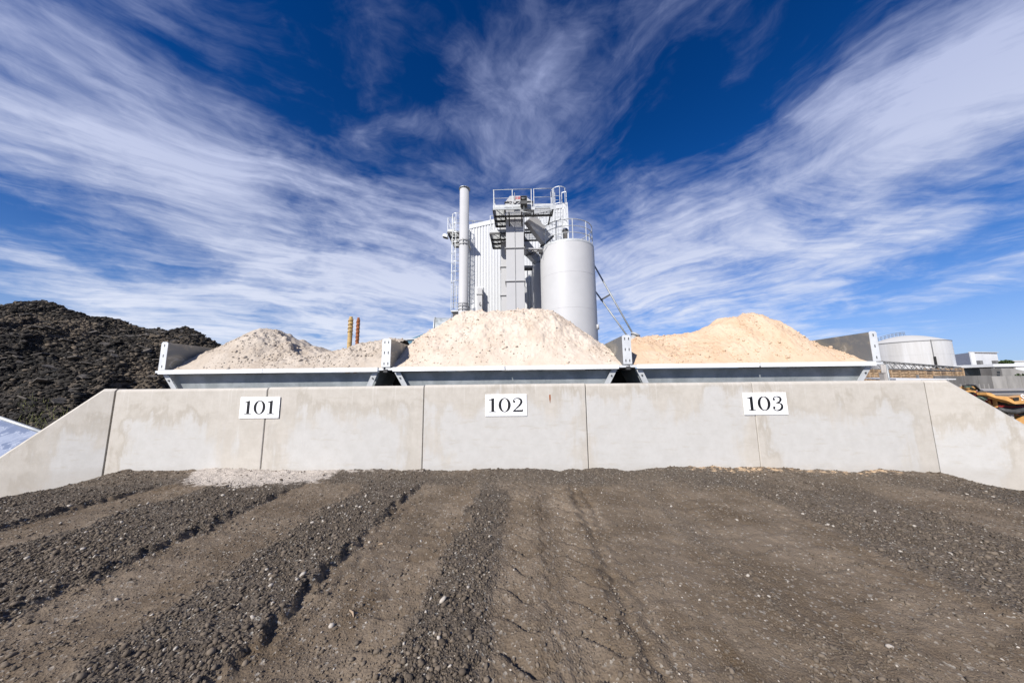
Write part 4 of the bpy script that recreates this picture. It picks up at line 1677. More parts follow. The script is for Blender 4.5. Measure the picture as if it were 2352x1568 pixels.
for x in (ra_, rb_):
    T.part(MB().bar((x, QY, zq - .10), (x, QY + 1.1, zq - .10), .06, .13), 'beam', 'dark_steel')
for y in (QY, QY + 1.1):
    T.part(MB().bar((ra_, y, zq - .10), (rb_, y, zq - .10), .06, .10), 'cross_beam', 'dark_steel')
rail_run(T, [(ra_, QY), (rb_, QY), (rb_, QY + 1.1)], zq, [((ra_, QY), (rb_, QY), (0, .5, 1.0))])


# ---- chutes
def chute(label, p0, p1, w, h, lug_t):
    d = (p1 - p0).normalized()
    T = Thing('chute', tuple(p1), label, 'chute', 'chutes of the plant')
    T.part(MB().bar(p0, p1, w, h, up=(0, -.25, 1)), 'duct', 'light_grey_paint')
    nrm = Vector((0, -.25, 1)).normalized()
    s = d.cross(nrm).normalized()
    nrm = s.cross(d).normalized()
    for t in lug_t:
        q = p0.lerp(p1, t) + nrm * (h / 2 + .09)
        T.part(MB().tube([q + d * (.10 * math.cos(a)) + nrm * (.10 * math.sin(a)) for a in (2 * math.pi * k / 12 for k in range(13))], .026, 6, cap=False), 'lifting_eye', 'hood_grey_paint')
    T.part(MB().bar(p1 - d * .02, p1 + d * .08, w + .16, h + .16, up=(0, -.25, 1)), 'end_flange', 'dark_steel')
    return T


chute('upper grey chute slanting from the elevator head onto the silo top', c1(1090, 455, 18.2), c1(1272, 690, 18.9), .55, .68, (.56,))
chute('lower grey chute slanting from behind the front elevator', c1(985, 655, 20.6), c1(1105, 805, 21.2), .75, .42, (.75,))
chute('shaded short chute above the rear silo', c1(1075, 790, 21.6), c1(1185, 905, 22.0), .8, .5, ())

# ---- cross member between elevator and silo
T = Thing('strut_frame', tuple(c1(1120, 800, 18.4)), 'pale steel strut joining the front elevator to the silo', 'strut')
a, b = c1(1042, 772, 18.4), c1(1225, 776, 18.6)
T.part(MB().bar(a, b, .16, .07), 'top_chord', 'light_grey_paint')
T.part(MB().bar(a + Vector((0, .3, -.0)), b + Vector((0, .3, 0)), .10, .07), 'rear_chord', 'light_grey_paint')
for t0, t1 in ((.1, .45), (.45, .8)):
    T.part(MB().tube([a.lerp(b, t0) + Vector((0, .02, -.05)), a.lerp(b, t1) + Vector((0, .25, -.30))], .02, 6), 'diagonal', 'dark_steel')
    T.part(MB().tube([a.lerp(b, t1) + Vector((0, .02, -.05)), a.lerp(b, t0) + Vector((0, .25, -.30))], .02, 6), 'diagonal', 'dark_steel')
T.part(MB().box(b.x - .22, b.x - .02, 18.45, 18.7, b.z - .28, b.z - .05), 'bearing_block', 'dark_steel')
T = Thing('strut_frame', tuple(c1(1080, 960, 20.5)), 'dark strut low between the front elevator and the rear silo', 'strut')
a, b = c1(1030, 958, 20.5), c1(1125, 958, 20.8)
T.part(MB().bar(a, b, .14, .12), 'top_chord', 'hood_grey_paint')
T.part(MB().tube([c1(1035, 985, 20.5), c1(1120, 985, 20.8)], .09, 10), 'drive_tube', 'dark_steel')


# ---- silos
def silo(label, xl, xr, ytop, Yc, rails=True):
    # silhouette edges -> centre and radius
    a, b = c1(xl, 1000, Yc), c1(xr, 1000, Yc)
    cx = (a.x + b.x) / 2
    r = (b.x - a.x) / 2
    r = r * math.cos(math.atan(r / Yc))
    zt = c1((xl + xr) / 2, ytop, Yc - r).z
    T = Thing('storage_silo', (cx, Yc, GZ), label, 'silo', 'storage silos of the plant')
    T.part(MB().lathe(cx, Yc, [(r, GZ), (r, zt - .06), (r * .985, zt)], 72), 'shell', 'light_grey_paint')
    T.part(MB().lathe(cx, Yc, [(r * .992, zt - .005), (r * .995, zt + .13), (r * .97, zt + .15), (.02, zt + .32)], 72), 'top_cover', 'galv_rail')
    return T, cx, r, zt


SY = 19.2
T, sx_, sr_, szt = silo('large light grey storage silo with round top railing beside the elevator', 1208, 1772, 683, SY)
for y in (1003, 1378):
    z = c1(1480, y, SY - sr_).z
    T.part(MB().lathe(sx_, SY, [(sr_ - .01, z - .012), (sr_ + .002, z - .010), (sr_ + .002, z + .010), (sr_ - .01, z + .012)], 72), 'weld_seam', 'light_grey_paint')
rr = sr_ * .955
for dz, rad, nm in ((1.25, .027, 'top_rail'), (.83, .022, 'mid_rail'), (.42, .022, 'mid_rail')):
    T.part(MB().tube(ring_pts(sx_, SY, szt + .12 + dz, rr, R(-215), R(60), 56), rad, 8, cap=True), nm, 'galv_rail')
for a in (-200, -150, -118, -85, -52, -20, 15, 50):
    x, y = sx_ + rr * math.cos(R(a)), SY + rr * math.sin(R(a))
    T.part(MB().box(x - .024, x + .024, y - .024, y + .024, szt + .05, szt + 1.36), 'rail_post', 'galv_rail')
v = c1(1468, 600, SY - .6)
vz = szt + .2
vt = c1(1468, 562, SY - .6).z
T.part(MB().lathe(v.x, SY - .6, [(.13, vz - .1), (.13, vt - .30), (.17, vt - .28), (.18, vt - .08), (.13, vt), (.01, vt + .01)], 20), 'vent_filter', 'stainless')
T.part(MB().lathe(v.x, SY - .6, [(.185, vt - .20), (.20, vt - .20), (.20, vt - .10), (.185, vt - .10)], 20), 'vent_band', 'dark_steel')
h_ = c1(1530, 640, SY - .8)
T.part(MB().lathe(h_.x, SY - .8, [(.20, szt + .1), (.20, szt + .36), (.01, szt + .40)], 20), 'hatch', 'galv_rail')
bx = c1(1785, 1560, SY - .2)
T.part(MB().tube([(bx.x - .03, SY - .75, bx.z - .4), (bx.x - .03, SY - .75, bx.z - .12)], .10, 12), 'nozzle', 'light_grey_paint')

T2, s2x, s2r, s2z = silo('smaller grey silo standing in shade behind the large one', 1112, 1560, 905, 22.3)
for dz in (1.1, .55):
    T2.part(MB().tube(ring_pts(s2x, 22.3, s2z + .12 + dz, s2r * .95, R(-215), R(30), 40), .022, 6), 'guard_rail', 'galv_dark')
for a in (-205, -180, -160, -140, -115):
    x, y = s2x + s2r * .95 * math.cos(R(a)), 22.3 + s2r * .95 * math.sin(R(a))
    T2.part(MB().box(x - .02, x + .02, y - .02, y + .02, s2z, s2z + 1.2), 'rail_post', 'galv_dark')


# ---- caged ladders
def caged_ladder(label, x, Y, z0, z1, w=.45, cage_from=None, r=.36, facing=(0, -1)):
    T = Thing('caged_ladder', (x, Y, z0), label, 'ladder', 'caged ladders of the plant')
    fx, fy = facing
    sx, sy = -fy, fx
    for s in (-1, 1):
        T.part(MB().tube([(x + sx * s * w / 2, Y + sy * s * w / 2, z0), (x + sx * s * w / 2, Y + sy * s * w / 2, z1)], .024, 6), 'stile', 'galv_rail')
    n = int((z1 - z0) / .30)
    for i in range(n):
        z = z0 + .2 + i * .30
        T.part(MB().tube([(x - sx * w / 2, Y - sy * w / 2, z), (x + sx * w / 2, Y + sy * w / 2, z)], .014, 5), 'rung', 'galv_rail')
    if cage_from is not None:
        def hoop(a, z):
            # U-shaped hoop in front of the ladder
            c, s = math.cos(a), math.sin(a)
            ox = sx * c * r + fx * (s * r * 1.15 + .12)
            oy = sy * c * r + fy * (s * r * 1.15 + .12)
            return (x + ox, Y + oy, z)
        k = max(2, int((z1 - cage_from) / .75))
        for i in range(k + 1):
            z = cage_from + (z1 - cage_from) * i / k
            pts = [(x + sx * w / 2, Y + sy * w / 2, z)] + [hoop(math.pi * q / 10, z) for q in range(11)] + [(x - sx * w / 2, Y - sy * w / 2, z)]
            m = MB()
            for p0, p1 in zip(pts[:-1], pts[1:]):
                m.bar(p0, p1, .008, .05)
            T.part(m, 'cage_hoop', 'galv_rail')
        for a in (0.0, .25, .5, .75, 1.0):
            m = MB()
            q0, q1 = hoop(math.pi * a, cage_from), hoop(math.pi * a, z1)
            m.box(q0[0] - .018, q0[0] + .018, q0[1] - .006, q0[1] + .006, cage_from, z1)
            T.part(m, 'cage_strip', 'galv_rail')
    return T


LY = 19.4
lx = c1(1400, 400, LY).x
caged_ladder('caged ladder climbing to the upper platform above the silo', lx, LY, c1(1400, 700, LY).z, c1(1400, 186, LY).z, cage_from=c1(1400, 520, LY).z, r=.50)
LY = 22.9
lx = c1(1275, 500, LY).x
caged_ladder('caged ladder on the ribbed tower behind the upper chute', lx, LY, c1(1275, 720, LY).z, c1(1275, 450, LY).z, cage_from=c1(1275, 650, LY).z, r=.42)
LY = 23.0
lx = c1(338, 700, LY).x
caged_ladder('caged ladder running up beside the chimney to the side platform', lx, LY, c1(338, 1400, LY).z, c1(338, 438, LY).z, cage_from=c1(338, 1130, LY).z, r=.40)
lx = c1(1100, 1100, 22.9).x
caged_ladder('bright ladder in the shaded slot between elevator and rear silo', lx, 22.9, c1(1100, 1440, 22.9).z, c1(1100, 1000, 22.9).z, w=.35)

# side platform by the chimney with a flood light
SYp = 22.6
sa, sb = c1(236, 590, SYp).x, c1(352, 590, SYp).x
zs = c1(280, 588, SYp).z
T = Thing('access_platform', ((sa + sb) / 2, SYp + 1, zs), 'grating side platform left of the chimney', 'platform', 'access platforms of the plant')
T.part(grating(sa, sb + .6, SYp, SYp + 2.6, zs, 'x'), 'grating', 'galv_rail')
for y in (SYp, SYp + .9, SYp + 1.7, SYp + 2.6):
    T.part(MB().bar((sa, y, zs - .10), (sb + .6, y, zs - .10), .06, .13), 'cross_beam', 'dark_steel')
for x in (sa, sb):
    T.part(MB().bar((x, SYp, zs - .10), (x, SYp + 2.6, zs - .10), .06, .13), 'beam', 'dark_steel')
xs_ = c1(305, 590, SYp).x
rail_run(T, [(sa, SYp + 2.6), (sa, SYp), (xs_, SYp)], zs, [((sa, SYp), (xs_, SYp), (.05, .99)), ((sa, SYp), (sa, SYp + 2.6), (.33, .66, 1))])
a, b = c1(186, 640, SYp), c1(238, 645, SYp)
T = Thing('flood_light', tuple(b), 'white flood light on an arm beside the side platform', 'lamp')
T.part(MB().prism([(a.x, SYp - .15, a.z - .05), (b.x, SYp - .15, b.z - .10), (b.x, SYp - .15, b.z + .06), (a.x + .22, SYp - .15, a.z + .16), (a.x + .05, SYp - .15, a.z + .12)], (0, .4, 0)), 'housing', 'cladding_white')
T.part(MB().bar((a.x + .05, SYp + .05, a.z - .075), (b.x - .05, SYp + .05, b.z - .105), .3, .02), 'lens', 'dark_steel')
T.part(MB().tube([(b.x - .02, SYp + .05, b.z), (sa + .02, SYp + .05, zs - .1)], .03, 6), 'arm', 'galv_rail')

# lower landing left of the chimney
ly_ = 22.4
a, b = c1(276, 1155, ly_), c1(352, 1410, ly_)
T = Thing('access_platform', (a.x, ly_, b.z), 'small railed landing low beside the chimney', 'platform', 'access platforms of the plant')
T.part(MB().box(a.x - .02, b.x + .4, ly_, ly_ + 1.2, b.z - .12, b.z), 'deck', 'galv_rail')
for k in range(7):
    z = b.z + (a.z - b.z) * (k + 1) / 7
    T.part(MB().tube([(a.x, ly_, z), (b.x, ly_, z)], .014, 6), 'guard_bar', 'galv_rail')
for x in (a.x, (a.x + b.x) / 2 + .1, b.x):
    T.part(MB().box(x - .02, x + .02, ly_ - .02, ly_ + .02, b.z, a.z), 'rail_post', 'galv_rail')
T.part(MB().box(a.x + .1, b.x + .3, ly_ + .1, ly_ + 1.0, b.z - .5, b.z - .13), 'gear_box', 'dark_steel')
T.part(MB().box(a.x + .35, a.x + .5, ly_ + .3, ly_ + .45, GZ, b.z - .5), 'support_leg', 'galv_dark')

# two inclined pipes with a tie bar right of the silo, and their screw end
T = Thing('inclined_pipes', tuple(P(1462, 800, 20)), 'pair of inclined steel pipes with a tie bar right of the silo', 'pipe')
a0, a1 = c1(1745, 900, 20.2), P(1470, 795, 19.0)
b0, b1 = c1(1760, 1185, 20.0), P(1458, 795, 18.6)
T.part(MB().tube([a0, a1], .050, 8), 'pipe', 'galv_dark')
T.part(MB().tube([b0, b1], .050, 8), 'pipe', 'galv_dark')
T.part(MB().bar(c1(1935, 1250, 19.5), c1(1836, 1308, 19.6), .07, .09), 'tie_bar', 'dark_steel')
sc0 = P(1449, 782, 17.5)
T = Thing('screw_conveyor', tuple(P(1445, 820, 17.5)), 'grey flanged screw conveyor end behind the peach sand hopper post', 'conveyor')
T.part(MB().tube([P(1444, 798, 17.5), P(1459, 770, 17.5)], .17, 14), 'tube', 'hood_grey_paint')
T.part(MB().tube([P(1458.5, 771, 17.5), P(1460.5, 767, 17.5)], .25, 14), 'end_flange', 'hood_grey_paint')
T.part(MB().tube([P(1440, 800, 17.6), (P(1440, 800, 17.6).x, 17.6, GZ)], .10, 8), 'support_leg', 'hood_grey_paint')
T.part(MB().box(P(1446, 790, 17.4).x - .1, P(1446, 790, 17.4).x + .25, 17.3, 17.5, P(1446, 793, 17.4).z - .3, P(1446, 783, 17.4).z), 'motor', 'dark_steel')

# ---- galvanised drum and blue-tinted conveyor cover left of the cream sand
dY = 20.5
a, b = P(999, 730, dY), P(1045, 790, dY)
T = Thing('dryer_drum', (b.x, dY, GZ), 'galvanised drum cover peeping out left of the cream sand', 'drum')
rd = .95
zc = a.z - rd
T.part(MB().tube([(a.x, dY, zc), (a.x + 3.0, dY + .6, zc)], rd, 36), 'shell', 'galv_sheet')
T.part(MB().tube([(a.x - .03, dY - .006, zc), (a.x + .05, dY + .01, zc)], rd + .03, 36), 'end_ring', 'galv_rail')
for k in range(3):
    T.part(MB().box(a.x + .5 + k, a.x + .7 + k, dY - .3, dY + .5, GZ, zc - rd * .8), 'cradle_leg', 'galv_dark')
T.part(MB().tube([(a.x + 1.1, dY, zc + rd), (a.x + 1.1, dY, zc + rd + .3)], .02, 6), 'aerial', 'galv_dark')
cY = 14.0
a, b, c, d = P(930, 783, cY), P(985, 762, cY), P(985, 800, cY), P(930, 800, cY)
T = Thing('belt_cover', (a.x, cY, GZ), 'bluish belt conveyor cover sloping up behind the cream sand', 'conveyor')
T.part(MB().prism([a + Vector((-.6, 0, -.22)), b + Vector((1, 0, .38)), b + Vector((1, 0, -.3)), a + Vector((-.6, 0, -.75))], (0, .9, 0)), 'cover', 'blue_glass')
T.part(MB().bar(a + Vector((-.7, -.03, .04)), P(1000, 776, cY) + Vector((0, -.03, 0)), .06, .05), 'edge_rail', 'galv_rail')
for x in (a.x - .3, a.x + 1.0):
    T.part(MB().box(x - .05, x + .05, cY + .3, cY + .4, GZ, a.z - .4), 'support_leg', 'galv_dark')


# ---- two drill augers standing upright
def auger(label, px, ptop, pbot, r, mat, Y, turns, z_from):
    cx = P(px, ptop, Y).x
    zt = P(px, ptop, Y).z
    T = Thing('auger_pole', (cx, Y, GZ), label, 'auger', 'upright augers behind the grey sand')
    T.part(MB().lathe(cx, Y, [(r, GZ), (r, zt - .10), (r * .72, zt - .08), (r * .72, zt), (.005, zt)], 20), 'pole', mat)
    m = MB()
    n = 24 * turns
    H = zt - .15 - z_from
    ri, ro = r * .98, r * 1.22
    vs = []
    for k in range(n + 1):
        a = 2 * math.pi * k / 24
        z = z_from + H * k / n
        for rad, dz in ((ri, -.025), (ro, -.012), (ro, .012), (ri, .025)):
            vs.append((cx + rad * math.cos(a), Y + rad * math.sin(a), z + dz))
    fs = []
    for k in range(n):
        for q in range(4):
            q2 = (q + 1) % 4
            fs.append((k * 4 + q, k * 4 + q2, k * 4 + 4 + q2, k * 4 + 4 + q))
    m.add(vs, fs, True)
    T.part(m, 'flight', mat)


auger('ochre painted auger with a spiral flight near its top', 806.5, 727.5, 790, .105, 'ochre_paint', 15.0, 4, P(806, 768, 15).z)
auger('thinner rust red auger with spiral flight', 823.5, 729.5, 790, .078, 'rust', 15.0, 9, P(823, 815, 15).z)


# ================================================================ ASPHALT HEAP
def build_heap():
    sil = [(-400, 860), (-250, 790), (-120, 735), (0, 704), (18, 701), (50, 690), (77, 686), (120, 694), (180, 712), (240, 727), (290, 741), (330, 752), (365, 757),
           (395, 759), (420, 754), (445, 764), (470, 776), (492, 788), (540, 815), (600, 850), (640, 885)]
    Yc = 27.0
    pts = [(P(px, py, Yc).x, P(px, py, Yc).z) for px, py in sil]
    sx = np.array([p[0] for p in pts])
    sz = np.array([p[1] for p in pts])
    xs = np.arange(-64, -15, .13)
    ys = np.concatenate([np.arange(13.5, 28, .13), np.arange(28, 40, .4)])

    def height(X, Y):
        A = np.interp(X, sx, sz) - GZ
        t = np.clip((Y - 14.0 - 2.5 * fbm(X * .15, X * 0 + 3, 2, .5, 70)) / (Yc - 14.0), 0, 1)
        G = .55 * t + .45 * np.sin(np.pi / 2 * t)
        tb = np.clip((Y - Yc) / 11, 0, 1)
        G = np.where(Y > Yc, 1 - tb, G)
        n = 1.5 * fbm(X * .28, Y * .28, 4, .55, 60) + .75 * fbm(X * .9, Y * .9, 3, .6, 63)
        step = fbm(X * .35, Y * .35, 3, .5, 66)
        n = n + .55 * np.tanh(step * 26) * .5
        n = n + .45 * np.abs(fbm(X * 2.2, Y * 2.2, 3, .6, 68))
        return GZ - .1 + A * G + n * np.minimum(1, G * 3) * np.where(Y > Yc - 2.5, .45, 1)
    X, Y = np.meshgrid(xs, ys)
    o = grid_mesh('asphalt_heap', X, Y, height(X, Y), 'asphalt_rubble', smooth=False)
    c = Vector((-33, 24, GZ))
    o.data.transform(Matrix.Translation(-c))
    o.location = c
    set_props(o, 'huge black heap of broken asphalt left of the hoppers', 'heap')
    n = 60000
    X = rng.uniform(-52, -16, n)
    Y = rng.uniform(14.5, 27.6, n)
    r = np.clip(rng.lognormal(math.log(.042), .5, n), .02, .16)
    Z = height(X, Y)
    ok = Z > GZ + .1
    X, Y, Z, r = X[ok], Y[ok], Z[ok], r[ok]
    tone = np.clip(rng.uniform(0, 1, len(r)) ** 1.6 * .8 + .9 * np.maximum(fbm(X * .25, Y * .25, 3, .6, 77) - .02, 0) * 2.6, 0, 1)
    ch = stones('asphalt_chunks', np.stack([X - c.x, Y - c.y, Z - c.z + r * .2], -1), r, tone, 'rubble_chunks', o, base='cube', flat=.45, jitter=.3, tilt=.55)
    ch['kind'] = 'stuff'
    # the larger slabs one can tell apart
    protos = []
    for k in range(5):
        m = MB()
        nn = random.randint(5, 7)
        poly = []
        for q in range(nn):
            a = 2 * math.pi * q / nn + random.uniform(-.25, .25)
            rr_ = random.uniform(.7, 1.15)
            poly.append((rr_ * math.cos(a), rr_ * .75 * math.sin(a), 0))
        m.prism(poly, (0, 0, .16))
        protos.append(m)
    mats = ['rubble_chunks', 'rubble_chunks']
    meshes = []
    for k, m in enumerate(protos):
        ob = m.build('asphalt_slab', 'slab_grey', o)
        meshes.append(ob.data)
        bpy.data.objects.remove(ob)
    for k in range(240):
        x = random.uniform(-46, -18.5)
        y = random.uniform(16, 26.8)
        z = float(height(np.array([[x]]), np.array([[y]]))[0, 0])
        if z < GZ + .6:
            continue
        s = bpy.data.objects.new('asphalt_slab', random.choice(meshes))
        col.objects.link(s)
        s.parent = o
        s.location = (x - c.x, y - c.y, z - c.z + .03)
        sc_ = random.uniform(.18, .5)
        s.scale = (sc_, sc_, sc_)
        s.rotation_euler = (random.uniform(.1, .75), random.uniform(-.4, .4), random.uniform(0, 6.28))
    # dry grass tufts at the foot
    tg = MB()
    for k in range(130):
        px, py = random.uniform(30, 190), random.uniform(965, 1000)
        Yg = random.uniform(14.4, 16.2)
        b = P(px, py, Yg)
        b.z = float(height(np.array([[b.x]]), np.array([[Yg]]))[0, 0])
        h = random.uniform(.15, .5)
        dx, dy = random.uniform(-.25, .25), random.uniform(-.2, .2)
        tg.add([(b.x - .012, b.y, b.z), (b.x + .012, b.y, b.z), (b.x + dx, b.y + dy, b.z + h)], [(0, 1, 2)])
    g = tg.build('grass', 'grass_dry')
    set_props(g, 'sparse dry grass at the foot of the asphalt heap', 'grass', kind='stuff')


build_heap()

# ---- galvanised sheet behind the wing on the heap's side
a, b = P(-160, 905, 5.6), P(150, 1010, 5.2)
T = Thing('zinc_sheet', ((a.x + b.x) / 2, 5.0, GZ), 'shiny zinc sheet with water-stain rings leaning behind the wing wall', 'sheet')
fwd = Vector((.25, -1.35, 0))
a2, b2 = Vector((a.x + fwd.x, a.y + fwd.y, GZ + .02)), Vector((b.x + fwd.x, b.y + fwd.y, GZ + .02))
up_ = Vector((0, .02, .02))
T.part(MB().hexa([a2, b2, b2 + up_, a2 + up_, a, b, b + up_, a + up_]), 'sheet', 'ringed_sheet')
T.part(MB().tube([a, b], .028, 10), 'rolled_edge', 'galv_rail')


# ================================================================ RIGHT-HAND BACKGROUND
def c8(x, y, Y):
    return P(1952.3 + x * .1699, 735 + y * .1699, Y)


def build_far():
    # storage tank with a shallow dome
    Yc = 104.0
    az0, az1 = math.atan((1992 - 1176) / F) + YAW, math.atan((2194 - 1176) / F) + YAW
    azc, half = (az0 + az1) / 2, (az1 - az0) / 2
    cx = Yc * math.tan(azc)
    r = math.hypot(cx, Yc) * math.sin(half)
    ze = c8(900, 290, Yc - r * .7).z
    zd = ze + 2.5
    T = Thing('oil_tank', (cx, Yc, GZ), 'large white oil tank with shallow domed roof and rust streaks', 'tank')
    T.part(MB().lathe(cx, Yc, [(r, GZ), (r, ze)], 80), 'shell', 'tank_shell')
    T.part(MB().lathe(cx, Yc, [(r * 1.008, ze - .08), (r * 1.008, ze + .12), (r * .98, ze + .2)], 80), 'roof_rim', 'far_grey')
    dome = lambda q: ze + .15 + (zd - ze) * math.cos(math.pi / 2 * q)
    T.part(MB().lathe(cx, Yc, [(r * .985 * (1 - k / 8) + .01, dome(1 - k / 8)) for k in range(9)], 80), 'roof', 'tank_roof')
    for z in (ze * .36, ze * .68):
        T.part(MB().lathe(cx, Yc, [(r * 1.0005, z - .04), (r * 1.003, z - .03), (r * 1.003, z + .03), (r * 1.0005, z + .04)], 80), 'shell_ring', 'tank_shell')
    # stair walk up the roof with guard rails
    dr = Vector((-.76, .50, 0)).normalized()
    for off in (-.5, .5):
        side = Vector((-dr.y, dr.x, 0)) * off
        pts = []
        for k in range(11):
            q = .97 * (1 - k / 10)
            b = Vector((cx, Yc, 0)) + dr * (r * q) + side
            b.z = dome(q)
            pts.append(b)
            T.part(MB().box(b.x - .03, b.x + .03, b.y - .03, b.y + .03, b.z - .05, b.z + 1.1), 'rail_post', 'far_grey')
        for dz in (.55, 1.1):
            T.part(MB().tube([p_ + Vector((0, 0, dz)) for p_ in pts], .04, 5), 'guard_rail', 'far_grey')
    # vertical pipe with a dark valve case on the shell
    ap_ = math.atan2(-Yc, -cx) + R(32)
    pv = Vector((cx + r * 1.02 * math.cos(ap_), Yc + r * 1.02 * math.sin(ap_), 0))
    T.part(MB().tube([(pv.x, pv.y, GZ), (pv.x, pv.y, ze + .3)], .10, 6), 'downpipe', 'far_grey')
    T.part(MB().box(pv.x - .22, pv.x + .22, pv.y - .3, pv.y - .08, GZ + 2, ze * .62), 'valve_case', 'frame_black')

    # warehouse: ribbed grey flank, white front
    Yb = 128
    a, m_, b = c8(1425, 435, Yb + 20), c8(1618, 438, Yb), c8(1985, 440, Yb + 4)
    T = Thing('warehouse', (m_.x, Yb, GZ), 'white flat-roofed warehouse with grey ribbed flank right of the tank', 'building')
    zt = m_.z
    T.part(MB().hexa([(m_.x, Yb, GZ), (b.x, Yb + 4, GZ), (b.x + 6, Yb + 40, GZ), (a.x + 6, Yb + 40, GZ), (m_.x, Yb, zt), (b.x, Yb + 4, zt), (b.x + 6, Yb + 40, zt), (a.x + 6, Yb + 40, zt)]), 'wall', 'far_white')
    n = 12
    for k in range(n):
        p0 = Vector((m_.x, Yb, 0)).lerp(Vector((a.x, Yb + 20, 0)), k / n)
        p1 = Vector((m_.x, Yb, 0)).lerp(Vector((a.x, Yb + 20, 0)), (k + .72) / n)
        T.part(MB().prism([(p0.x - .25, p0.y - .3, GZ), (p1.x - .25, p1.y - .3, GZ), (p1.x - .25, p1.y - .3, zt - .6), (p0.x - .25, p0.y - .3, zt - .6)], (.3, .2, 0)), 'cladding_sheet', 'far_grey')
    T.part(MB().box(m_.x - .4, m_.x + 1.2, Yb - .4, Yb - .05, GZ, zt), 'corner_column', 'far_white')
    T.part(MB().bar((m_.x - .4, Yb - .2, zt + .16), (b.x, Yb + 3.8, zt + .16), .5, .3), 'parapet', 'tank_roof')
    for px in (1775, 1985):
        q = c8(px, 545, Yb - 5)
        T.part(MB().box(q.x - .5, q.x + .5, Yb - 5, Yb - 4, GZ, q.z), 'flue', 'far_grey')

    # low concrete building with windows
    Yl = 96
    a, b = c8(1530, 682, Yl), c8(1912, 682, Yl)
    T = Thing('low_building', ((a.x + b.x) / 2, Yl, GZ), 'low grey concrete building with a row of small dark windows', 'building')
    T.part(MB().box(a.x, b.x, Yl, Yl + 8, GZ, a.z), 'wall', 'far_concrete')
    T.part(MB().box(a.x - .2, b.x + .2, Yl - .25, Yl + 8.2, a.z + .003, a.z + .3), 'roof', 'far_grey')
    for px in (1535, 1625, 1725, 1825):
        q0, q1 = c8(px - 22, 702, Yl), c8(px + 24, 722, Yl)
        T.part(MB().box(q0.x, q1.x, Yl - .04, Yl - .01, q1.z, q0.z), 'window', 'window_and_shadow_dark')
    # cubes and long canopy further right
    Yk = 92
    a, b = c8(1765, 597, Yk), c8(1902, 700, Yk)
    T = Thing('plant_room', (a.x, Yk, GZ), 'small pale box-shaped plant room behind the low building', 'building')
    T.part(MB().box(a.x, b.x, Yk + 9, Yk + 14, GZ, a.z), 'wall', 'kerb_concrete')
    T.part(MB().box(a.x - .15, b.x + .15, Yk + 8.8, Yk + 14.2, a.z + .003, a.z + .25), 'roof', 'far_white')
    a, b = c8(1935, 592, 88), c8(2700, 592, 88)
    T = Thing('long_shed', (a.x, 88, GZ), 'long low shed with pale roof edge and open dark front', 'shed')
    T.part(MB().box(a.x, b.x, 88, 98, a.z - .75, a.z), 'roof', 'far_white')
    T.part(MB().box(a.x + .3, b.x - .3, 94, 97.5, GZ, a.z - .77), 'shadow_back_wall', 'window_and_shadow_dark')  # near-black colour paints in the shadow below the shed roof
    for k in range(7):
        x = a.x + .5 + k * 5.2
        T.part(MB().box(x - .2, x + .2, 88.3, 88.7, GZ, a.z - .77), 'post', 'far_concrete')
    q0, q1 = c8(2150, 640, 87), c8(2320, 690, 87)
    T.part(MB().box(q0.x, q1.x, 89, 89.3, q1.z, q0.z), 'white_panel', 'far_white')
    a, b = c8(2005, 562, 135), c8(2700, 562, 135)
    T = Thing('white_hall', (a.x, 135, GZ), 'long white hall roof far behind the long shed', 'building')
    T.part(MB().box(a.x, b.x, 135, 150, GZ, a.z), 'wall', 'far_white')
    T.part(MB().box(a.x - .3, b.x + .3, 134.7, 150.3, a.z + .003, a.z + .4), 'roof', 'tank_roof')
    a, b = c8(1905, 650, 84), c8(2040, 650, 84)
    T = Thing('concrete_block', (a.x, 84, GZ), 'dark concrete bunker with small openings beside the long shed', 'building')
    T.part(MB().box(a.x, b.x, 84, 86, GZ, a.z), 'wall', 'far_concrete_dark')
    for py in (705, 745):
        q = c8(2005, py, 84)
        T.part(MB().box(q.x - .35, q.x + .35, 83.96, 83.99, q.z - .25, q.z + .25), 'opening', 'window_and_shadow_dark')
    a, b = c8(2043, 650, 84), c8(2700, 690, 84)
    T = Thing('pale_bunker', (a.x, 84, GZ), 'pale concrete bunker wall below the long shed', 'wall')
    T.part(MB().prism([(a.x, 84, GZ), (b.x, 84, GZ), (b.x, 84, b.z), (a.x + 6, 84, b.z), (a.x + 2.5, 84, a.z), (a.x, 84, a.z)], (0, 1.5, 0)), 'wall', 'far_concrete')
    # yard walls
    Yw = 78
    for x0, x1, mat, lab in ((1150, 1912, 'far_concrete_dark', 'dark stained concrete yard wall below the timber wall'), (1914, 2900, 'far_concrete', 'pale streaked concrete yard wall beside the road')):
        a, b = c8(x0, 755, Yw), c8(x1, 755, Yw)
        T = Thing('yard_wall', ((a.x + b.x) / 2, Yw, GZ), lab, 'wall')
        n = max(3, int((b.x - a.x) / 3.0))
        for k in range(n):
            xx0 = a.x + (b.x - a.x) * k / n
            xx1 = a.x + (b.x - a.x) * (k + 1) / n - .06
            T.part(MB().box(xx0, xx1, Yw, Yw + .4, GZ, a.z + random.uniform(-.05, .05)), 'panel', mat)
    for k in range(7):
        q = c8(1490 + k * 62, 850, Yw - 3)
        T = MB().box(-.09, .09, -.09, .09, 0, 1.15).build('kerb_post', 'far_concrete')
        T.location = (q.x, Yw - 3, GZ)
        set_props(T, 'short pale post in the row before the dark yard wall', 'post', 'posts before the yard wall')
    # timber retaining wall with posts
    Yt = 88
    T = Thing('timber_wall', (c8(900, 700, Yt).x, Yt, GZ), 'brown timber plank wall between posts below the oil tank', 'wall')
    px = [130, 190, 250, 310, 380, 450, 548, 665, 788, 902, 1012, 1114, 1208, 1292, 1370, 1430, 1478, 1522]
    zt = c8(900, 655, Yt).z
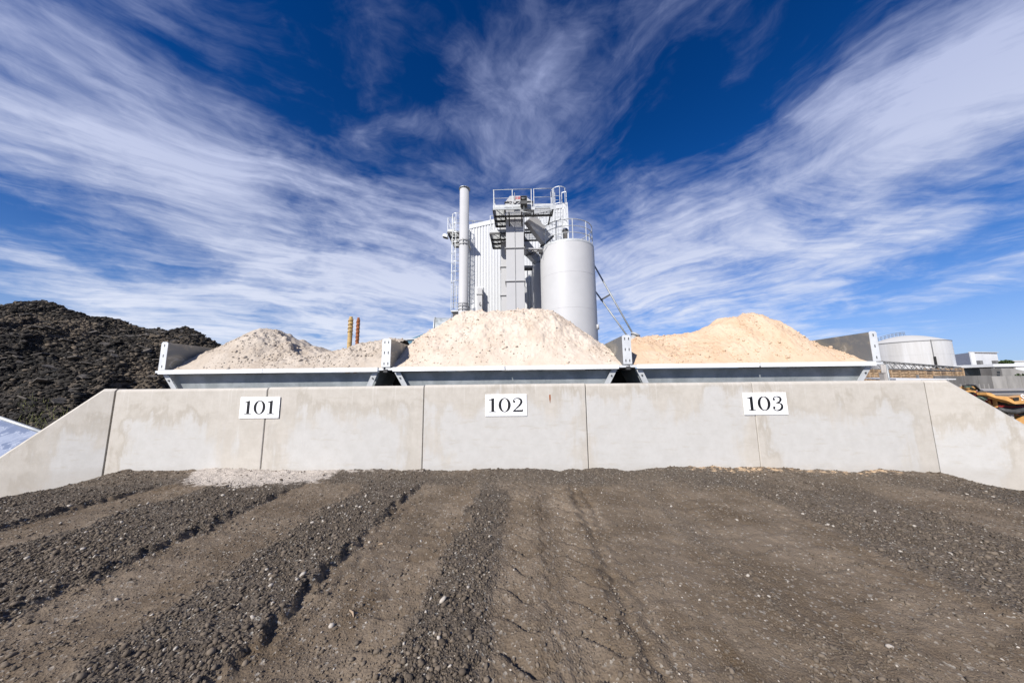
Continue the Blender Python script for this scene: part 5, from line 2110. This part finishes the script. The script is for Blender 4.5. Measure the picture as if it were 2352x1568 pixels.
    zb = c8(900, 760, Yt).z - 2
    for k, x in enumerate(px):
        q = c8(x, 700, Yt)
        T.part(MB().box(q.x - .16, q.x + .16, Yt - .25, Yt + .1, GZ, zt + .1), 'post', 'timber')
    rows = 6
    for k in range(len(px) - 1):
        q0, q1 = c8(px[k], 700, Yt).x + .18, c8(px[k + 1], 700, Yt).x - .18
        for j in range(rows):
            z0 = zb + (zt - zb) * j / rows
            z1 = zb + (zt - zb) * (j + .80) / rows
            dy = random.uniform(-.10, .06)
            T.part(MB().box(q0, q1, Yt + dy, Yt + .12 + dy, z0, z1), 'plank', 'timber' if random.random() < .7 else 'timber_dark')
    T.part(MB().box(c8(px[0], 700, Yt).x, c8(px[-1], 700, Yt).x, Yt + .25, Yt + .4, GZ, zt - .05), 'backing', 'timber_dark')
    # flat white canopy
    Yf = 52
    a, b = c8(615, 762, Yf), c8(1545, 762, Yf)
    T = Thing('flat_canopy', ((a.x + b.x) / 2, Yf, GZ), 'flat white canopy roof before the timber wall', 'canopy')
    zc = CAM_H - .02
    T.part(MB().hexa([(a.x, Yf, zc - .03), (b.x, Yf + 1, zc - .03), (b.x - 4, Yf + 9, zc + .35), (a.x + 4, Yf + 9, zc + .35), (a.x, Yf, zc + .22), (b.x, Yf + 1, zc + .12), (b.x - 4, Yf + 9, zc + .5), (a.x + 4, Yf + 9, zc + .5)]), 'roof', 'far_white')
    T.part(MB().box(a.x + .4, a.x + 7.5, Yf + .4, Yf + 8, zc - .62, zc - .033), 'dark_underside', 'frame_black')  # black block put in as the shaded underside at the left end
    for x in (a.x + 1, b.x - 1):
        T.part(MB().box(x - .1, x + .1, Yf + 1.3, Yf + 1.5, GZ, zc - .04), 'post', 'galv_dark')
    # lattice conveyor girder lying across
    Yg = 70
    T = Thing('lattice_girder', (c8(900, 620, Yg).x, Yg, GZ), 'dark lattice conveyor girder running below the oil tank', 'girder')
    A0, A1 = c8(440, 556, Yg), c8(1500, 640, Yg)
    H = Vector((0, 0, -1.5))
    dep = Vector((0, 2.2, 0))
    for o_ in (Vector(), H, dep, H + dep):
        T.part(MB().tube([A0 + o_, A1 + o_ * .5], .11, 5), 'chord', 'far_grey')
    n = 16
    for k in range(n):
        t0, t1 = k / n, (k + 1) / n
        for dd in (Vector(), dep):
            lo = lambda t: A0.lerp(A1, t) + H * (1 - .5 * t) + dd
            hi = lambda t: A0.lerp(A1, t) + dd
            T.part(MB().tube([hi(t0), lo(t1)] if k % 2 else [lo(t0), hi(t1)], .08, 4), 'lattice_bar', 'far_grey')
        T.part(MB().tube([A0.lerp(A1, t0), A0.lerp(A1, t1) + dep], .07, 4), 'lattice_bar', 'frame_black')
    for t in (.12, .5, .88):
        q = A0.lerp(A1, t)
        T.part(MB().box(q.x - .15, q.x + .15, q.y + .9, q.y + 1.2, GZ, q.z - 2.2), 'trestle', 'far_grey')
    # pale poles beside the hopper
    for k, (px_, py_) in enumerate(((424, 600), (446, 612), (465, 600), (492, 596))):
        q = c8(px_, py_, 40 + k)
        m = MB().tube([(0, 0, 0), (0, 0, q.z - GZ)], .11 if k != 1 else .07, 8)
        o = m.build('steel_pole', 'kerb_concrete' if k != 3 else 'galv_dark')
        o.location = (q.x, 40 + k, GZ)
        set_props(o, ['thick pale pole closest to the peach sand hopper leg', 'thin pale pole squeezed between two thick poles', 'thick pale pole right behind the beige cabinet', 'dark galvanised pole at the outer end of the pole cluster'][k], 'pole', 'poles beside the hopper')
    q0, q1 = c8(455, 718, 39), c8(495, 810, 39)
    T = Thing('switch_cabinet', (q0.x, 39, GZ), 'narrow beige switch cabinet among the pale poles', 'cabinet')
    T.part(MB().box(q0.x, q1.x, 39, 39.5, GZ, q0.z), 'body', 'kerb_concrete')
    T.part(MB().box(q0.x - .05, q1.x + .05, 38.95, 39.55, q0.z + .003, q0.z + .06), 'cap', 'far_concrete')
    # bush
    q = c8(2112, 575, 120)
    T = Thing('bush', (q.x, 120, GZ), 'round green bush top above the shed roofs', 'bush')
    T.part(MB().tube([(q.x, 120, GZ), (q.x + .2, 120, q.z)], [.3, .15], 8), 'trunk', 'bark')
    m = MB()
    for k in range(900):
        v = Vector((random.gauss(0, 1), random.gauss(0, 1), random.gauss(0, .75)))
        v = v.normalized() * random.uniform(.3, 1) ** .5
        c = Vector((q.x + v.x * 1.7, 120 + v.y * 1.6, q.z + .1 + v.z * .95))
        e1 = Vector((random.uniform(-1, 1), random.uniform(-1, 1), random.uniform(-1, 1))).normalized() * .22
        e2 = e1.cross(Vector((random.uniform(-1, 1), random.uniform(-1, 1), 1))).normalized() * .15
        m.add([c - e1, c + e2, c + e1, c - e2], [(0, 1, 2, 3)])
    T.part(m, 'crown', 'leaf_green')
    T = Thing('bush', (c8(2340, 735, 80).x, 80, GZ), 'small weed bush on the pale bunker wall', 'bush')
    m = MB()
    q = c8(2345, 738, 80)
    for k in range(300):
        c = Vector((q.x + random.gauss(0, .7), 80 + random.gauss(0, .5), q.z + random.gauss(-.5, .3)))
        e1 = Vector((random.uniform(-1, 1), random.uniform(-1, 1), random.uniform(-1, 1))).normalized() * .28
        e2 = e1.cross(Vector((random.uniform(-1, 1), random.uniform(-1, 1), 1))).normalized() * .2
        m.add([c - e1, c + e2, c + e1, c - e2], [(0, 1, 2, 3)])
    T.part(m, 'crown', 'leaf_green')
    T.part(MB().tube([(q.x, 80, GZ), (q.x, 80, q.z)], .1, 6), 'trunk', 'bark')
    # road, kerb, pale verge
    r = MB().box(40, 400, 50, 63, GZ - .3, GZ + .012).build('road', 'asphalt')
    set_props(r, 'dark asphalt road beyond the wing wall', 'road', kind='structure')
    k = MB().box(40, 400, 63.2, 74, GZ - .3, GZ + .13).build('pavement', 'kerb_concrete')
    set_props(k, 'pale pavement strip beyond the road', 'pavement', kind='structure')
    k = MB().box(40, 400, 49.2, 49.8, GZ - .3, GZ + .12).build('kerb', 'kerb_concrete')
    set_props(k, 'pale kerb along the near side of the road', 'kerb', kind='structure')


build_far()


# ---- parked yellow and red machine behind the right wing
def build_machine():
    Ym = 15.0
    q = lambda x, y, d=0.0: c8(x, y, Ym + d)
    base = q(2000, 1300)
    T = Thing('screening_machine', (base.x, Ym, GZ), 'yellow and red mobile screening machine parked behind the right wing wall', 'machine')

    def slab(pts, d0, depth, name, mat, bev=.01):
        poly = [q(x, y, d0) for x, y in pts]
        T.part(MB().prism(poly, (0, depth, 0)), name, mat)
    slab([(1470, 905), (1530, 905), (1690, 968), (1560, 975), (1500, 925)], -.2, .35, 'front_arm', 'machine_yellow')
    slab([(1625, 890), (1690, 885), (1715, 930), (1700, 985), (1630, 945)], .1, .3, 'arm_block', 'machine_yellow')
    T.part(MB().tube([q(1530, 893, -.3), q(1590, 878, -.3), q(1680, 882, -.1), q(1745, 945, .1)], .045, 8), 'hose', 'rubber')
    T.part(MB().tube([q(1560, 905, -.35), q(1620, 900, -.3), q(1660, 925, -.2)], .04, 8), 'hose', 'machine_green')
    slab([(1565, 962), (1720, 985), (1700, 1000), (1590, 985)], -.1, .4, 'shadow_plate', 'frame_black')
    slab([(1840, 975), (1905, 985), (1975, 1022), (2120, 1030), (2240, 1105), (2360, 1085), (2700, 1060), (2700, 1130), (2360, 1130), (2235, 1135), (2110, 1085), (1980, 1055), (1850, 1010)], -.4, .3, 'conveyor_boom', 'machine_yellow')
    slab([(2185, 1045), (2360, 1020), (2700, 1000), (2700, 1062), (2360, 1088), (2245, 1100), (2215, 1075)], -.25, .3, 'boom_box', 'machine_yellow')
    slab([(2205, 1050), (2285, 1042), (2285, 1105), (2235, 1095)], -.29, .03, 'boom_opening', 'frame_black')
    slab([(2040, 1075), (2110, 1088), (2235, 1138), (2360, 1132), (2360, 1150), (2220, 1160), (2120, 1130)], -.2, .6, 'belt', 'rubber')
    # white S on the boom box
    s0 = q(2330, 1090, -.29)
    m = MB()
    stroke(m, [(.95, .82), (.5, 1.0), (.1, .78), (.5, .52), (.92, .25), (.5, .0), (.05, .18)], [.2] * 7, 4, .01)
    m.v = [(s0.x + x * .16, Ym - .27 + y - .01, s0.z + z * .26) for x, y, z in m.v]
    T.part(m, 'letter', 'white_plate')
    # red drums and hopper
    T.part(MB().tube([q(1600, 1030, .5), q(1800, 1040, .8)], .28, 20), 'red_drum', 'machine_red')
    slab([(1790, 1075), (1895, 1068), (1990, 1110), (1990, 1180), (1880, 1150), (1800, 1110)], .1, .7, 'red_hopper', 'machine_red')
    slab([(1875, 1085), (1895, 1085), (1910, 1140), (1985, 1150), (1985, 1165), (1890, 1155)], .05, .04, 'hopper_frame', 'machine_yellow')
    slab([(1960, 1040), (1985, 1040), (2005, 1175), (1985, 1180)], -.05, .1, 'frame_post', 'machine_yellow')
    slab([(1800, 1082), (1860, 1074), (1862, 1082), (1803, 1092)], .06, .03, 'white_stripe', 'white_plate')
    T.part(MB().tube([q(1755, 1075, -.1), q(1825, 1015, -.1)], .13, 14), 'motor', 'machine_green')
    T.part(MB().tube([q(1770, 970, .2), q(1800, 985, -.2)], .10, 12), 'roller', 'dark_steel')
    T.part(MB().tube([q(1850, 1000, 0), q(1900, 1035, 0), q(1960, 1050, .05)], .07, 8), 'hose', 'rubber')
    T.part(MB().tube([q(1995, 1195, -.1), q(2080, 1220, -.2), q(2220, 1240, -.3), q(2700, 1150, -.4)], .10, 10), 'pipe', 'dark_steel')
    T.part(MB().tube([q(2050, 1195, .1), q(2180, 1205, .1), q(2700, 1170, .1)], .06, 10), 'pipe', 'rubber')
    T.part(MB().tube([q(2110, 1190, .6), q(2700, 1190, .9)], .30, 20), 'red_drum', 'machine_red')
    slab([(2180, 1260), (2215, 1260), (2230, 1450), (2195, 1450)], -.2, .1, 'frame_post', 'kerb_concrete')
    slab([(2215, 1300), (2310, 1280), (2330, 1420), (2240, 1420)], .1, .5, 'side_panel', 'machine_red')
    slab([(2270, 1385), (2340, 1290), (2700, 1290), (2700, 1480), (2270, 1480)], -.15, .3, 'lower_body', 'machine_yellow')
    slab([(2000, 1240), (2240, 1270), (2700, 1230), (2700, 1275), (2240, 1320), (2010, 1280)], .2, .5, 'chassis', 'frame_black')
    for x in (2050, 2420):
        p_ = q(x, 1400, .4)
        T.part(MB().tube([(p_.x, Ym + .2, GZ + .45), (p_.x, Ym + .55, GZ + .45)], .45, 24), 'wheel', 'rubber')


build_machine()

# ---- twigs on the ramp
for (ax, ay), (bx, by), lab in (((803, 1403), (812, 1418), 'short splintered twig on the packed wheel track'), ((870, 1245), (880, 1248), 'thin dry straw on the packed wheel track')):
    def gp(px, py):
        d = DIR(px, py)
        t = -CAM_H / d.z
        w = Vector((0, 0, CAM_H)) + d * t
        w.z = float(ramp_height(np.array([[w.x]]), np.array([[w.y]]))[0, 0]) + .006
        return w
    a, b = gp(ax, ay), gp(bx, by)
    m = a.lerp(b, .5) + Vector((.006, 0, .004))
    o = MB().tube([a, m, b], [.004, .005, .002], 5).build('twig', 'twig')
    set_props(o, lab, 'twig')
